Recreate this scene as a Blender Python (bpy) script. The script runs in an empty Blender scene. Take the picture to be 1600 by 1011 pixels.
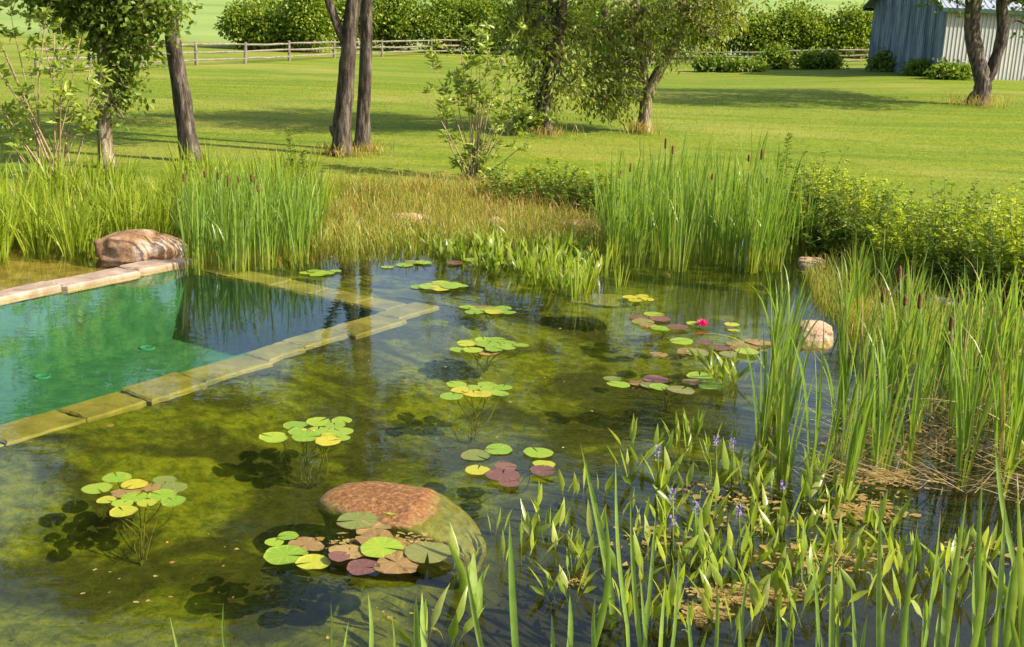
import bpy, math, random
import numpy as np
from mathutils import Vector, noise as mnoise

# ------------------------------------------------------------------ camera, sky, sun, exposure
sc = bpy.context.scene
F = 1800.0; H = 3.5; PITCH = math.atan(487 / F); ROLL = math.radians(2.2)
cf = np.array([0, math.cos(PITCH), -math.sin(PITCH)]); cr0 = np.array([1.0, 0, 0]); cu0 = np.cross(cr0, cf)
cr = cr0 * math.cos(ROLL) + cu0 * math.sin(ROLL); cu = -cr0 * math.sin(ROLL) + cu0 * math.cos(ROLL)
cam = bpy.data.cameras.new('camera'); camo = bpy.data.objects.new('camera', cam); sc.collection.objects.link(camo)
from mathutils import Matrix
camo.matrix_world = Matrix(((cr[0], cu[0], -cf[0], 0), (cr[1], cu[1], -cf[1], 0), (cr[2], cu[2], -cf[2], H), (0, 0, 0, 1)))
cam.sensor_width = 36; cam.lens = F / 1600 * 36; cam.clip_start = 0.1; cam.clip_end = 3000
sc.camera = camo

SUN_EL = math.radians(38); SUNV = np.array([0.96, -0.28]); SUNV = SUNV / np.linalg.norm(SUNV)
world = bpy.data.worlds.new('World'); sc.world = world; world.use_nodes = True
wn = world.node_tree; bg = wn.nodes['Background']
sky = wn.nodes.new('ShaderNodeTexSky'); sky.sky_type = 'NISHITA'; sky.sun_disc = False
sky.sun_elevation = SUN_EL; sky.sun_rotation = math.atan2(SUNV[0], SUNV[1]); sky.air_density = 1.0; sky.dust_density = 2.5
wn.links.new(sky.outputs[0], bg.inputs[0]); bg.inputs[1].default_value = 0.135
sl = bpy.data.lights.new('sun', 'SUN'); sl.energy = 5.0; sl.angle = math.radians(0.53); sl.color = (1, 0.92, 0.76)
so = bpy.data.objects.new('sun', sl); sc.collection.objects.link(so)
sd = Vector((SUNV[0] * math.cos(SUN_EL), SUNV[1] * math.cos(SUN_EL), math.sin(SUN_EL)))
so.rotation_euler = sd.to_track_quat('Z', 'Y').to_euler(); so.location = (30, -10, 30)
sc.view_settings.view_transform = 'Standard'; sc.view_settings.look = 'None'
sc.view_settings.exposure = 1.0; sc.view_settings.gamma = 1
sc.cycles.max_bounces = 6; sc.cycles.transparent_max_bounces = 12; sc.cycles.use_denoising = True
sc.cycles.caustics_reflective = False; sc.cycles.caustics_refractive = False

rng = np.random.default_rng(7); random.seed(7)
COL = sc.collection

def P(x, y, z=0.0):                       # photo pixel -> point on the horizontal plane z
    d = cf * F + cr * (x - 800) + cu * (505.5 - y); t = (z - H) / d[2]
    return np.array([0, 0, H]) + d * t
def px_of(p):
    v = np.array(p, float) - [0, 0, H]; return 800 + F * (v @ cr) / (v @ cf), 505.5 - F * (v @ cu) / (v @ cf)
def near(p, base, marks):                 # label: what it is, and where it stands next to the nearest landmark
    x, y = px_of(p); n, mx_, my_ = min(marks, key=lambda m_: (m_[1] - x) ** 2 + (2 * (m_[2] - y)) ** 2); dx, dy_ = x - mx_, 2 * (y - my_)
    w = ('right of' if dx > 0 else 'left of') if abs(dx) > abs(dy_) else ('in front of' if dy_ > 0 else 'behind')
    return base + ' ' + w + ' the ' + n
def mpp(p):                               # metres per photo pixel at p
    return float((np.array(p) - [0, 0, H]) @ cf) / F

# ------------------------------------------------------------------ mesh helpers
class MB:
    def __init__(s): s.V = []; s.F = []; s.T = []; s.n = 0
    def add(s, v, faces, t=None):
        v = np.asarray(v, float).reshape(-1, 3)
        for f in (faces if isinstance(faces, list) else [faces]):
            f = np.asarray(f, int)
            if f.size: s.F.append(f + s.n)
        s.V.append(v); s.T.append(np.zeros(len(v)) if t is None else np.asarray(t, float).ravel()); s.n += len(v)
    def mesh(s, name, mat, smooth=True):
        m = bpy.data.meshes.new(name)
        v = np.concatenate(s.V); m.vertices.add(len(v)); m.vertices.foreach_set('co', v.astype(np.float32).ravel())
        li = np.concatenate([f.ravel() for f in s.F]); cnt = np.concatenate([np.full(len(f), f.shape[1]) for f in s.F])
        st = np.concatenate([[0], np.cumsum(cnt)[:-1]])
        m.loops.add(len(li)); m.loops.foreach_set('vertex_index', li.astype(np.int32))
        m.polygons.add(len(cnt)); m.polygons.foreach_set('loop_start', st.astype(np.int32))
        a = m.attributes.new('t', 'FLOAT', 'POINT'); a.data.foreach_set('value', np.concatenate(s.T).astype(np.float32))
        m.update(calc_edges=True); m.validate()
        m.polygons.foreach_set('use_smooth', np.full(len(m.polygons), smooth))
        if mat: m.materials.append(mat)
        return m
    def build(s, name, mat, parent=None, smooth=True, loc=None):
        return link(name, s.mesh(name, mat, smooth), parent, loc)

def link(name, data, parent=None, loc=None, rz=0, sc_=1):
    o = bpy.data.objects.new(name, data); COL.objects.link(o)
    if parent: o.parent = parent
    if loc is not None: o.location = [float(a) for a in loc]
    if rz: o.rotation_euler[2] = rz
    if sc_ != 1: o.scale = (sc_,) * 3 if not hasattr(sc_, '__len__') else sc_
    return o
def empty(name, loc=(0, 0, 0), rz=0): 
    o = link(name, None, None, loc, rz); o.empty_display_size = 0.2; return o
def tag(o, label=None, cat=None, group=None, kind=None):
    if label: o['label'] = label
    if cat: o['category'] = cat
    if group: o['group'] = group
    if kind: o['kind'] = kind
    return o

def grid_faces(nr, nc, wrap=False, off=0):
    r = np.arange(nr - 1)[:, None]; c = np.arange(nc if wrap else nc - 1)[None]
    c2 = (c + 1) % nc
    return np.stack([r * nc + c, r * nc + c2, (r + 1) * nc + c2, (r + 1) * nc + c], -1).reshape(-1, 4) + off

def blades(mb, base, h, w, az, lean, droop, yaw, seg=4, prof='reed', twist=0.6, fold=0.0):
    base = np.atleast_2d(base); N = len(base); bc = lambda a: np.broadcast_to(np.asarray(a, float), (N,))
    h, w, az, lean, droop, yaw = map(bc, (h, w, az, lean, droop, yaw))
    s = np.linspace(0, 1, seg + 1)[None]
    hor = h[:, None] * (lean[:, None] * s + droop[:, None] * s ** 3)
    ver = h[:, None] * (s * np.sqrt(np.clip(1 - lean[:, None] ** 2, .05, 1)) - 0.55 * np.clip(droop[:, None], 0, 3) * s ** 4)
    c = np.stack([base[:, 0:1] + np.cos(az)[:, None] * hor, base[:, 1:2] + np.sin(az)[:, None] * hor, base[:, 2:3] + ver], -1)
    if prof == 'reed': p = (0.75 + 0.5 * s) * (1 - s ** 3) + 0.02
    elif prof == 'spear': p = np.interp(s, [0, .38, .45, .56, .75, 1], [.10, .09, .55, 1.0, .68, .03])
    elif prof == 'leaf': p = np.interp(s, [0, .25, .5, .75, 1], [.12, .85, 1.0, .65, .03])
    else: p = 1 - s * 0.97
    ya = yaw[:, None] + twist * s
    wd = np.stack([np.cos(ya), np.sin(ya), np.zeros_like(ya)], -1)
    hw = (w[:, None] * p * 0.5)[..., None]
    if fold:
        nd = np.stack([-np.sin(ya), np.cos(ya), np.zeros_like(ya)], -1)
        v = np.stack([c - wd * hw, c + nd * hw * fold, c + wd * hw], 2); k = 3
    else:
        v = np.stack([c - wd * hw, c + wd * hw], 2); k = 2
    per = (seg + 1) * k
    f = grid_faces(seg + 1, k)
    f = (f[None] + (np.arange(N) * per)[:, None, None]).reshape(-1, 4)
    t = np.broadcast_to(s[..., None], (N, seg + 1, k))
    mb.add(v.reshape(-1, 3), f, t)

def unit(a): return a / (np.linalg.norm(a, axis=-1, keepdims=True) + 1e-9)
def leaves(mb, p, axis, L, W, r=rng, fold=0.25):
    N = len(p); axis = unit(axis); rv = unit(r.normal(size=(N, 3)) + [0, 0, .8])
    side = unit(np.cross(axis, rv)); nrm = np.cross(side, axis)
    L = np.broadcast_to(np.asarray(L, float), (N,))[:, None]; W = np.broadcast_to(np.asarray(W, float), (N,))[:, None]
    v = np.stack([p, p + axis * L * .45 + side * W * .5 + nrm * W * fold, p + axis * L, p + axis * L * .45 - side * W * .5 + nrm * W * fold], 1)
    b = np.arange(N)[:, None] * 4
    mb.add(v.reshape(-1, 3), np.concatenate([b + [[0, 1, 2]], b + [[0, 2, 3]]]), np.tile([0, .5, 1, .5], N))

def tube(mb, pts, rad, sides=10, rough=0.0, cap=True):
    pts = np.asarray(pts, float); n = len(pts); rad = np.broadcast_to(np.asarray(rad, float), (n,))
    tan = unit(np.gradient(pts, axis=0)); ref = np.array([0.31, 0.95, 0.05]) if abs(tan[:, 2]).mean() > .5 else np.array([0, 0, 1.0])
    a = unit(np.cross(tan, ref)); b = np.cross(tan, a)
    th = np.linspace(0, 2 * np.pi, sides, endpoint=False)
    rr = np.broadcast_to(rad[:, None], (n, sides)).copy()
    if rough:
        ph = rng.uniform(0, 6.28, 3)
        rr *= 1 + rough * (np.sin(3 * th + ph[0] + np.linspace(0, 3, n)[:, None]) * .5 + np.sin(7 * th + ph[1])[None] * .4 + rng.normal(size=(n, sides)) * .35)
    v = pts[:, None] + (a[:, None] * np.cos(th)[None, :, None] + b[:, None] * np.sin(th)[None, :, None]) * rr[..., None]
    fs = [grid_faces(n, sides, True)]
    if cap: fs.append(np.array([list(range((n - 1) * sides, n * sides))])); fs.append(np.array([list(range(sides))[::-1]]))
    mb.add(v.reshape(-1, 3), fs, np.repeat(np.linspace(0, 1, n), sides))
def curve(pts, n):
    pts = np.asarray(pts, float); m = len(pts); u = np.linspace(0, m - 1, n); out = []
    for x in u:
        i = min(int(x), m - 2); f = x - i
        p0, p1, p2, p3 = pts[max(i - 1, 0)], pts[i], pts[i + 1], pts[min(i + 2, m - 1)]
        out.append(.5 * ((2 * p1) + (-p0 + p2) * f + (2 * p0 - 5 * p1 + 4 * p2 - p3) * f * f + (-p0 + 3 * p1 - 3 * p2 + p3) * f ** 3))
    return np.array(out)
def box(mb, c, e0, e1, e2):               # centre, three half-edge vectors
    c, e0, e1, e2 = (np.asarray(a, float) for a in (c, e0, e1, e2))
    v = [c + i * e0 + j * e1 + k * e2 for k in (-1, 1) for j in (-1, 1) for i in (-1, 1)]
    mb.add(v, np.array([[0, 2, 3, 1], [4, 5, 7, 6], [0, 1, 5, 4], [2, 6, 7, 3], [0, 4, 6, 2], [1, 3, 7, 5]]))

# ------------------------------------------------------------------ materials
def mat(name):
    m = bpy.data.materials.new(name); m.use_nodes = True; nt = m.node_tree; nt.nodes.clear()
    out = nt.nodes.new('ShaderNodeOutputMaterial')
    def N(t, **kw):
        n = nt.nodes.new('ShaderNode' + t)
        for k, v in kw.items():
            if k.startswith('i_'):
                key = k[2:]; n.inputs[int(key) if key.isdigit() else key.replace('_', ' ')].default_value = v
            else: setattr(n, k, v)
        return n
    L = nt.links.new
    return m, N, L, out
def ramp(N, stops):
    r = N('ValToRGB'); e = r.color_ramp.elements
    while len(e) < len(stops): e.new(0.5)
    for x, (p, c) in zip(e, stops): x.position = p; x.color = (*c, 1)
    return r
def noise(N, L, scale, detail=4, coord=None, rough=.55, dist=0.0, mapscale=None):
    n = N('TexNoise'); n.inputs['Scale'].default_value = scale; n.inputs['Detail'].default_value = detail
    n.inputs['Roughness'].default_value = rough; n.inputs['Distortion'].default_value = dist
    if coord is not None:
        if mapscale:
            mp = N('Mapping'); mp.inputs['Scale'].default_value = mapscale; L(coord, mp.inputs[0]); coord = mp.outputs[0]
        L(coord, n.inputs['Vector'])
    return n
def mixc(N, L, f, a, b, mode='MIX'):
    m = N('Mix', data_type='RGBA', blend_type=mode)
    for s, v in ((0, f), (6, a), (7, b)):
        if hasattr(v, 'is_output'): L(v, m.inputs[s])
        elif s == 0: m.inputs[0].default_value = v
        else: m.inputs[s].default_value = (*v, 1)
    return m.outputs[2]

def leafmat(name, c1, c2, trans=.4, base=None, tip=None, rough=.45, third=None, spec=.35, basepos=.35):
    m, N, L, out = mat(name)
    g = N('NewGeometry'); oi = N('ObjectInfo'); ad = N('Math', operation='ADD'); fr = N('Math', operation='FRACT')
    L(g.outputs['Random Per Island'], ad.inputs[0]); L(oi.outputs['Random'], ad.inputs[1]); L(ad.outputs[0], fr.inputs[0])
    r = ramp(N, [(0, c1), (.62, c2), (1, third or c2)]); L(fr.outputs[0], r.inputs[0]); col = r.outputs[0]
    at = N('Attribute', attribute_name='t')
    if base:
        rb = ramp(N, [(0, (1, 1, 1)), (basepos, (0, 0, 0))]); L(at.outputs['Fac'], rb.inputs[0]); col = mixc(N, L, rb.outputs[0], col, base)
    if tip:
        rb = ramp(N, [(.93, (0, 0, 0)), (1, (1, 1, 1))]); L(at.outputs['Fac'], rb.inputs[0]); col = mixc(N, L, rb.outputs[0], col, tip)
    tc = N('TexCoord'); nz = noise(N, L, 9, 2, tc.outputs['Object']); rv = ramp(N, [(.3, (.78, .8, .75)), (.7, (1.12, 1.1, 1.05))]); L(nz.outputs[0], rv.inputs[0])
    col = mixc(N, L, 1.0, col, rv.outputs[0], 'MULTIPLY')
    p = N('BsdfPrincipled'); p.inputs['Roughness'].default_value = rough; p.inputs['Specular IOR Level'].default_value = spec; L(col, p.inputs[0])
    tr = N('BsdfTranslucent'); tcx = mixc(N, L, 1.0, col, (1.25, 1.2, .55), 'MULTIPLY'); L(tcx, tr.inputs[0])
    mx = N('MixShader'); mx.inputs[0].default_value = trans; L(p.outputs[0], mx.inputs[1]); L(tr.outputs[0], mx.inputs[2]); L(mx.outputs[0], out.inputs[0])
    return m
def roughmat(name, stops, scale, bump=.3, bscale=None, rough=.8, mapscale=None, spec=.25, dist=.02):
    m, N, L, out = mat(name); tc = N('TexCoord')
    nz = noise(N, L, scale, 8, tc.outputs['Object'], .65, .3, mapscale); r = ramp(N, stops); L(nz.outputs[0], r.inputs[0])
    n2 = noise(N, L, bscale or scale * 3, 6, tc.outputs['Object'], .65, 0, mapscale)
    b = N('Bump'); b.inputs['Strength'].default_value = bump; b.inputs['Distance'].default_value = dist; L(n2.outputs[0], b.inputs['Height'])
    p = N('BsdfPrincipled'); p.inputs['Roughness'].default_value = rough; p.inputs['Specular IOR Level'].default_value = spec
    L(r.outputs[0], p.inputs[0]); L(b.outputs[0], p.inputs['Normal']); L(p.outputs[0], out.inputs[0])
    return m

M = {}
M['bark_dark'] = roughmat('bark_dark', [(.36, (.022, .016, .012)), (.5, (.085, .064, .048)), (.64, (.20, .16, .125))], 11, 1.0, 13, .9, (1, 1, .2), dist=.12)
M['bark_pale'] = roughmat('bark_pale', [(.34, (.07, .05, .03)), (.5, (.19, .145, .09)), (.66, (.34, .28, .2))], 9, 1.0, 12, .9, (1, 1, .3), dist=.08)
M['twig'] = roughmat('twig', [(.3, (.20, .14, .07)), (.7, (.36, .27, .16))], 8, .3, 20, .8)
M['wood'] = roughmat('wood', [(.3, (.11, .09, .065)), (.7, (.25, .215, .17))], 3, .5, 14, .9, (1, 1, 1))
M['crown_dark'] = leafmat('crown_dark', (.030, .065, .012), (.075, .135, .022), .35, third=(.12, .18, .03))
M['crown_mid'] = leafmat('crown_mid', (.085, .14, .016), (.155, .225, .028), .48, third=(.28, .33, .06))
M['crown_olive'] = leafmat('crown_olive', (.14, .185, .025), (.215, .265, .045), .5, third=(.40, .42, .13))
M['crown_bright'] = leafmat('crown_bright', (.10, .18, .02), (.17, .26, .035), .45, third=(.25, .32, .06))
M['shrub_leaf'] = leafmat('shrub_leaf', (.19, .27, .035), (.30, .38, .06), .5, third=(.42, .48, .14), rough=.3)
M['hedge'] = leafmat('hedge', (.10, .17, .012), (.20, .28, .02), .42, third=(.34, .39, .05))
M['fern'] = leafmat('fern', (.24, .33, .016), (.36, .45, .03), .5, third=(.50, .55, .06))
M['fern_dark'] = leafmat('fern_dark', (.09, .155, .016), (.18, .26, .03), .45, third=(.30, .37, .05))
M['cattail_leaf'] = leafmat('cattail_leaf', (.14, .24, .03), (.21, .33, .045), .45, base=(.34, .38, .07), tip=(.3, .2, .07), third=(.28, .35, .09), rough=.35)
M['iris_leaf'] = leafmat('iris_leaf', (.20, .29, .022), (.31, .39, .035), .5, base=(.20, .24, .03), tip=(.35, .28, .08), third=(.36, .40, .06), rough=.35, basepos=.25)
M['front_leaf'] = leafmat('front_leaf', (.17, .28, .05), (.26, .37, .08), .4, tip=(.40, .22, .12), third=(.24, .32, .07), rough=.3)
M['pickerel_leaf'] = leafmat('pickerel_leaf', (.17, .25, .03), (.27, .35, .045), .5, base=(.12, .16, .04), third=(.40, .44, .12), rough=.25, basepos=.42)
M['dry_sedge'] = leafmat('dry_sedge', (.33, .235, .07), (.44, .31, .09), .4, base=(.26, .26, .06), third=(.28, .32, .06))
M['sedge'] = leafmat('sedge', (.21, .27, .03), (.32, .33, .06), .45, third=(.46, .36, .11))
M['dead_reed'] = leafmat('dead_reed', (.24, .16, .07), (.40, .30, .15), .2, third=(.15, .11, .04))
M['litter'] = leafmat('litter', (.24, .17, .05), (.34, .25, .08), .2, third=(.26, .13, .03))
M['grass_blade'] = leafmat('grass_blade', (.16, .21, .015), (.22, .265, .02), .5, third=(.27, .28, .04), spec=.1)
def padmat(name, c1, c2, rim, spot):
    m, N, L, out = mat(name); ob = N('TexCoord').outputs['Object']; oi = N('ObjectInfo'); at = N('Attribute', attribute_name='t')
    r = ramp(N, [(0, c1), (1, c2)]); L(oi.outputs['Random'], r.inputs[0]); col = r.outputs[0]
    sx = N('SeparateXYZ'); L(ob, sx.inputs[0]); an = N('Math', operation='ARCTAN2'); L(sx.outputs[1], an.inputs[0]); L(sx.outputs[0], an.inputs[1])
    mu = N('Math', operation='MULTIPLY'); mu.inputs[1].default_value = 11; L(an.outputs[0], mu.inputs[0]); si = N('Math', operation='COSINE'); L(mu.outputs[0], si.inputs[0])
    rv = ramp(N, [(.93, (0, 0, 0)), (1, (.45, .45, .45))]); L(si.outputs[0], rv.inputs[0]); col = mixc(N, L, rv.outputs[0], col, tuple(min(1, x * 1.7 + .02) for x in c2))
    ofs = N('VectorMath', operation='ADD'); L(ob, ofs.inputs[0]); L(oi.outputs['Random'], ofs.inputs[1]); sc2 = N('VectorMath', operation='MULTIPLY_ADD'); L(oi.outputs['Random'], sc2.inputs[0]); sc2.inputs[1].default_value = (37, 53, 11); L(ob, sc2.inputs[2])
    nz = noise(N, L, 1.7, 7, sc2.outputs[0], .7); rs = ramp(N, [(.56, (0, 0, 0)), (.66, (.9, .9, .9))]); L(nz.outputs[0], rs.inputs[0]); col = mixc(N, L, rs.outputs[0], col, spot)
    n2 = noise(N, L, 2.3, 4, sc2.outputs[0]); ad = N('Math', operation='MULTIPLY_ADD'); L(n2.outputs[0], ad.inputs[0]); ad.inputs[1].default_value = .35; L(at.outputs['Fac'], ad.inputs[2])
    rr = ramp(N, [(.98, (0, 0, 0)), (1.0, (.8, .8, .8))]); sb = N('Math', operation='SUBTRACT'); sb.inputs[1].default_value = .06; L(ad.outputs[0], sb.inputs[0]); L(sb.outputs[0], rr.inputs[0]); col = mixc(N, L, rr.outputs[0], col, rim)
    n3 = noise(N, L, 14, 4, sc2.outputs[0]); b = N('Bump'); b.inputs['Strength'].default_value = .35; b.inputs['Distance'].default_value = .004; L(n3.outputs[0], b.inputs['Height'])
    p = N('BsdfPrincipled'); p.inputs['Roughness'].default_value = .32; L(col, p.inputs[0]); L(b.outputs[0], p.inputs['Normal'])
    tr = N('BsdfTranslucent'); L(col, tr.inputs[0]); mx = N('MixShader'); mx.inputs[0].default_value = .2; L(p.outputs[0], mx.inputs[1]); L(tr.outputs[0], mx.inputs[2]); L(mx.outputs[0], out.inputs[0]); return m
M['pad_green'] = padmat('pad_green', (.15, .27, .02), (.27, .36, .025), (.30, .24, .04), (.36, .34, .03))
M['pad_yellow'] = padmat('pad_yellow', (.30, .36, .025), (.42, .37, .03), (.42, .22, .04), (.45, .22, .03))
M['pad_olive'] = padmat('pad_olive', (.15, .19, .035), (.22, .20, .055), (.17, .07, .045), (.20, .11, .055))
M['pad_red'] = padmat('pad_red', (.13, .055, .045), (.19, .085, .06), (.10, .04, .035), (.22, .15, .06))
M['pad_brown'] = padmat('pad_brown', (.22, .13, .04), (.32, .21, .07), (.14, .06, .025), (.12, .055, .02))
M['stem'] = roughmat('stem', [(.3, (.06, .06, .012)), (.7, (.14, .13, .03))], 20, .1)
M['magenta'] = leafmat('magenta', (.62, .02, .18), (.80, .05, .28), .3, third=(.85, .12, .36))
M['purple'] = leafmat('purple', (.20, .13, .46), (.32, .22, .60), .3)
M['seed'] = roughmat('seed', [(.3, (.07, .028, .012)), (.7, (.16, .065, .025))], 60, .4, 120)
M['yellow_petal'] = leafmat('yellow_petal', (.6, .42, .08), (.75, .6, .3), .3)

def rockmat(name, dark, midc, light, sc_=2.2):
    m, N, L, out = mat(name); ob = N('TexCoord').outputs['Object']
    n1 = noise(N, L, sc_, 5, ob, .6, .4); r1 = ramp(N, [(.3, dark), (.5, midc), (.68, light)]); L(n1.outputs[0], r1.inputs[0])
    n2 = noise(N, L, sc_ * 22, 6, ob, .8); r2 = ramp(N, [(.32, (.45, .42, .4)), (.5, (1, 1, 1)), (.7, (1.35, 1.3, 1.25))]); L(n2.outputs[0], r2.inputs[0])
    n3 = noise(N, L, sc_ * 3, 8, ob, .7, 1.2); r3 = ramp(N, [(.44, (1, 1, 1)), (.48, (.45, .4, .35)), (.52, (1, 1, 1))]); L(n3.outputs[0], r3.inputs[0])
    c = mixc(N, L, 1, r1.outputs[0], r2.outputs[0], 'MULTIPLY'); c = mixc(N, L, .6, c, mixc(N, L, 1, c, r3.outputs[0], 'MULTIPLY'))
    b = N('Bump'); b.inputs['Strength'].default_value = .8; b.inputs['Distance'].default_value = .02; L(n2.outputs[0], b.inputs['Height'])
    p = N('BsdfPrincipled'); p.inputs['Roughness'].default_value = .85; p.inputs['Specular IOR Level'].default_value = .2; L(c, p.inputs[0]); L(b.outputs[0], p.inputs['Normal']); L(p.outputs[0], out.inputs[0]); return m
M['rock_tan'] = rockmat('rock_tan', (.17, .085, .04), (.36, .21, .11), (.62, .50, .40))
M['rock_pink'] = rockmat('rock_pink', (.30, .17, .10), (.48, .32, .21), (.62, .48, .36))
M['rock_grey'] = rockmat('rock_grey', (.26, .22, .18), (.42, .37, .32), (.58, .54, .5))

# big boulder in the water: rusty where it breaks the surface, algae below
m, N, L, out = mat('rock_wet'); tc = N('TexCoord'); g = N('NewGeometry'); sx = N('SeparateXYZ'); L(g.outputs['Position'], sx.inputs[0])
n1 = noise(N, L, 26, 6, tc.outputs['Object'], .7); r1 = ramp(N, [(.3, (.07, .026, .006)), (.52, (.21, .085, .018)), (.72, (.42, .22, .07))]); L(n1.outputs[0], r1.inputs[0])
n2 = noise(N, L, 16, 6, tc.outputs['Object'], .7); r2 = ramp(N, [(.3, (.07, .06, .008)), (.55, (.16, .135, .018)), (.75, (.24, .20, .04))]); L(n2.outputs[0], r2.inputs[0])
mr = N('MapRange'); mr.inputs[1].default_value = -.012; mr.inputs[2].default_value = .012; nw = noise(N, L, 7, 6, tc.outputs['Object'], .7); mw = N('Math', operation='MULTIPLY_ADD'); L(nw.outputs[0], mw.inputs[0]); mw.inputs[1].default_value = .10; mw.inputs[2].default_value = -.05; aw = N('Math', operation='ADD'); L(mw.outputs[0], aw.inputs[0]); L(sx.outputs[2], aw.inputs[1]); L(aw.outputs[0], mr.inputs[0]); mr.inputs[1].default_value = -.02; mr.inputs[2].default_value = .03
b = N('Bump'); b.inputs['Strength'].default_value = .9; b.inputs['Distance'].default_value = .02; L(n1.outputs[0], b.inputs['Height'])
p = N('BsdfPrincipled'); p.inputs['Roughness'].default_value = .45; L(mixc(N, L, mr.outputs[0], r2.outputs[0], r1.outputs[0]), p.inputs[0]); L(b.outputs[0], p.inputs['Normal']); L(p.outputs[0], out.inputs[0]); M['rock_wet'] = m

M['stone_dry'] = roughmat('stone_dry', [(.3, (.20, .13, .085)), (.5, (.31, .225, .165)), (.7, (.42, .335, .27))], 3.5, .35, 20, .8)
M['stone_wet'] = roughmat('stone_wet', [(.3, (.10, .085, .018)), (.5, (.19, .15, .038)), (.7, (.28, .22, .07))], 2.2, .4, 16, .7)

# pool liner
m, N, L, out = mat('pool_liner'); tc = N('TexCoord')
n1 = noise(N, L, 4.5, 9, tc.outputs['Object'], .72); r1 = ramp(N, [(.28, (.006, .045, .026)), (.5, (.014, .10, .058)), (.74, (.05, .155, .075))]); L(n1.outputs[0], r1.inputs[0])
p = N('BsdfPrincipled'); p.inputs['Roughness'].default_value = .8; L(r1.outputs[0], p.inputs[0]); L(p.outputs[0], out.inputs[0]); M['pool_liner'] = m
M['drain'] = roughmat('drain', [(.3, (.02, .15, .12)), (.7, (.03, .19, .15))], 8, .1)

# pond bed: algae mats with painted shadow patches, dark mud, brown silt
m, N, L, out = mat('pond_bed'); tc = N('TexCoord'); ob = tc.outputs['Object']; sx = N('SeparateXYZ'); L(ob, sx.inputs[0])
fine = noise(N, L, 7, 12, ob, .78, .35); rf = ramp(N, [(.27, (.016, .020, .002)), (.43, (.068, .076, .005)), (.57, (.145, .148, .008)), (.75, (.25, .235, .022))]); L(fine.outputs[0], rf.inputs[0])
big = noise(N, L, .95, 6, ob, .55, .6); rb = ramp(N, [(.44, (0, 0, 0)), (.54, (1, 1, 1))]); L(big.outputs[0], rb.inputs[0])  # broad noise patches, painted dark to stand in for shadows on the bed
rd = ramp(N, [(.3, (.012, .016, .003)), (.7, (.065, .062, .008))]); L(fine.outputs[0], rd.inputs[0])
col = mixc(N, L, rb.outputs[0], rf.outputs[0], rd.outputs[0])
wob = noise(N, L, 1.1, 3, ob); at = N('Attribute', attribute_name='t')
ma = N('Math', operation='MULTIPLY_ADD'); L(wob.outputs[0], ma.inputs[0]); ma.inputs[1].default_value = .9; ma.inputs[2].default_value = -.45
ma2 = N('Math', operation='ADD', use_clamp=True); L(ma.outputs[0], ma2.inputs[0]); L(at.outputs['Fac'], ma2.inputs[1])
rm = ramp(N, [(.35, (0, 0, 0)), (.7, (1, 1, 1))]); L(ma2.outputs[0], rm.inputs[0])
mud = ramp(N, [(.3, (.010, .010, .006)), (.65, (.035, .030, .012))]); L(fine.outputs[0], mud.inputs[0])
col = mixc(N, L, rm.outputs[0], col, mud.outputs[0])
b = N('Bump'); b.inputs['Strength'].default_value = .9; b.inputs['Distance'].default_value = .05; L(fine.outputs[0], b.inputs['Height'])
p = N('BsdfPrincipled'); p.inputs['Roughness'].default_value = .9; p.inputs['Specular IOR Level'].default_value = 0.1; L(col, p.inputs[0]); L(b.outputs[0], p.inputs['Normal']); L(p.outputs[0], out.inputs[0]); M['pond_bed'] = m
M['silt'] = roughmat('silt', [(.3, (.09, .05, .015)), (.5, (.2, .115, .035)), (.7, (.30, .2, .07))], 4, .3, 20, .8)

# lawn
m, N, L, out = mat('lawn'); tc = N('TexCoord'); ob = tc.outputs['Object']
fine = noise(N, L, 7, 8, ob, .75); rf = ramp(N, [(.28, (.05, .09, .006)), (.5, (.125, .172, .011)), (.72, (.225, .25, .022))]); L(fine.outputs[0], rf.inputs[0])
band = noise(N, L, .9, 4, ob, .6, .3, (.07, 1, 1)); rbn = ramp(N, [(.35, (.72, .80, .85)), (.5, (1, 1, 1)), (.66, (1.28, 1.1, 1.15))]); L(band.outputs[0], rbn.inputs[0])
col = mixc(N, L, 1.0, rf.outputs[0], rbn.outputs[0], 'MULTIPLY')
pat = noise(N, L, .16, 5, ob, .6, .5, (.6, 1, 1)); rp = ramp(N, [(.48, (0, 0, 0)), (.68, (.75, .75, .75))]); L(pat.outputs[0], rp.inputs[0])
col = mixc(N, L, rp.outputs[0], col, (.24, .23, .045))
sx = N('SeparateXYZ'); L(ob, sx.inputs[0]); mr = N('MapRange'); mr.inputs[1].default_value = 92; mr.inputs[2].default_value = 99; L(sx.outputs[1], mr.inputs[0])
nf = noise(N, L, .22, 7, ob, .7, .2, (.15, 1, 1)); rff = ramp(N, [(.3, (.13, .20, .045)), (.5, (.185, .25, .065)), (.7, (.235, .285, .09))]); L(nf.outputs[0], rff.inputs[0])
col = mixc(N, L, mr.outputs[0], col, rff.outputs[0])
b = N('Bump'); b.inputs['Strength'].default_value = .5; b.inputs['Distance'].default_value = .04; L(fine.outputs[0], b.inputs['Height'])
p = N('BsdfPrincipled'); p.inputs['Roughness'].default_value = .9; p.inputs['Specular IOR Level'].default_value = .1; L(col, p.inputs[0]); L(b.outputs[0], p.inputs['Normal']); L(p.outputs[0], out.inputs[0]); M['lawn'] = m

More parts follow.
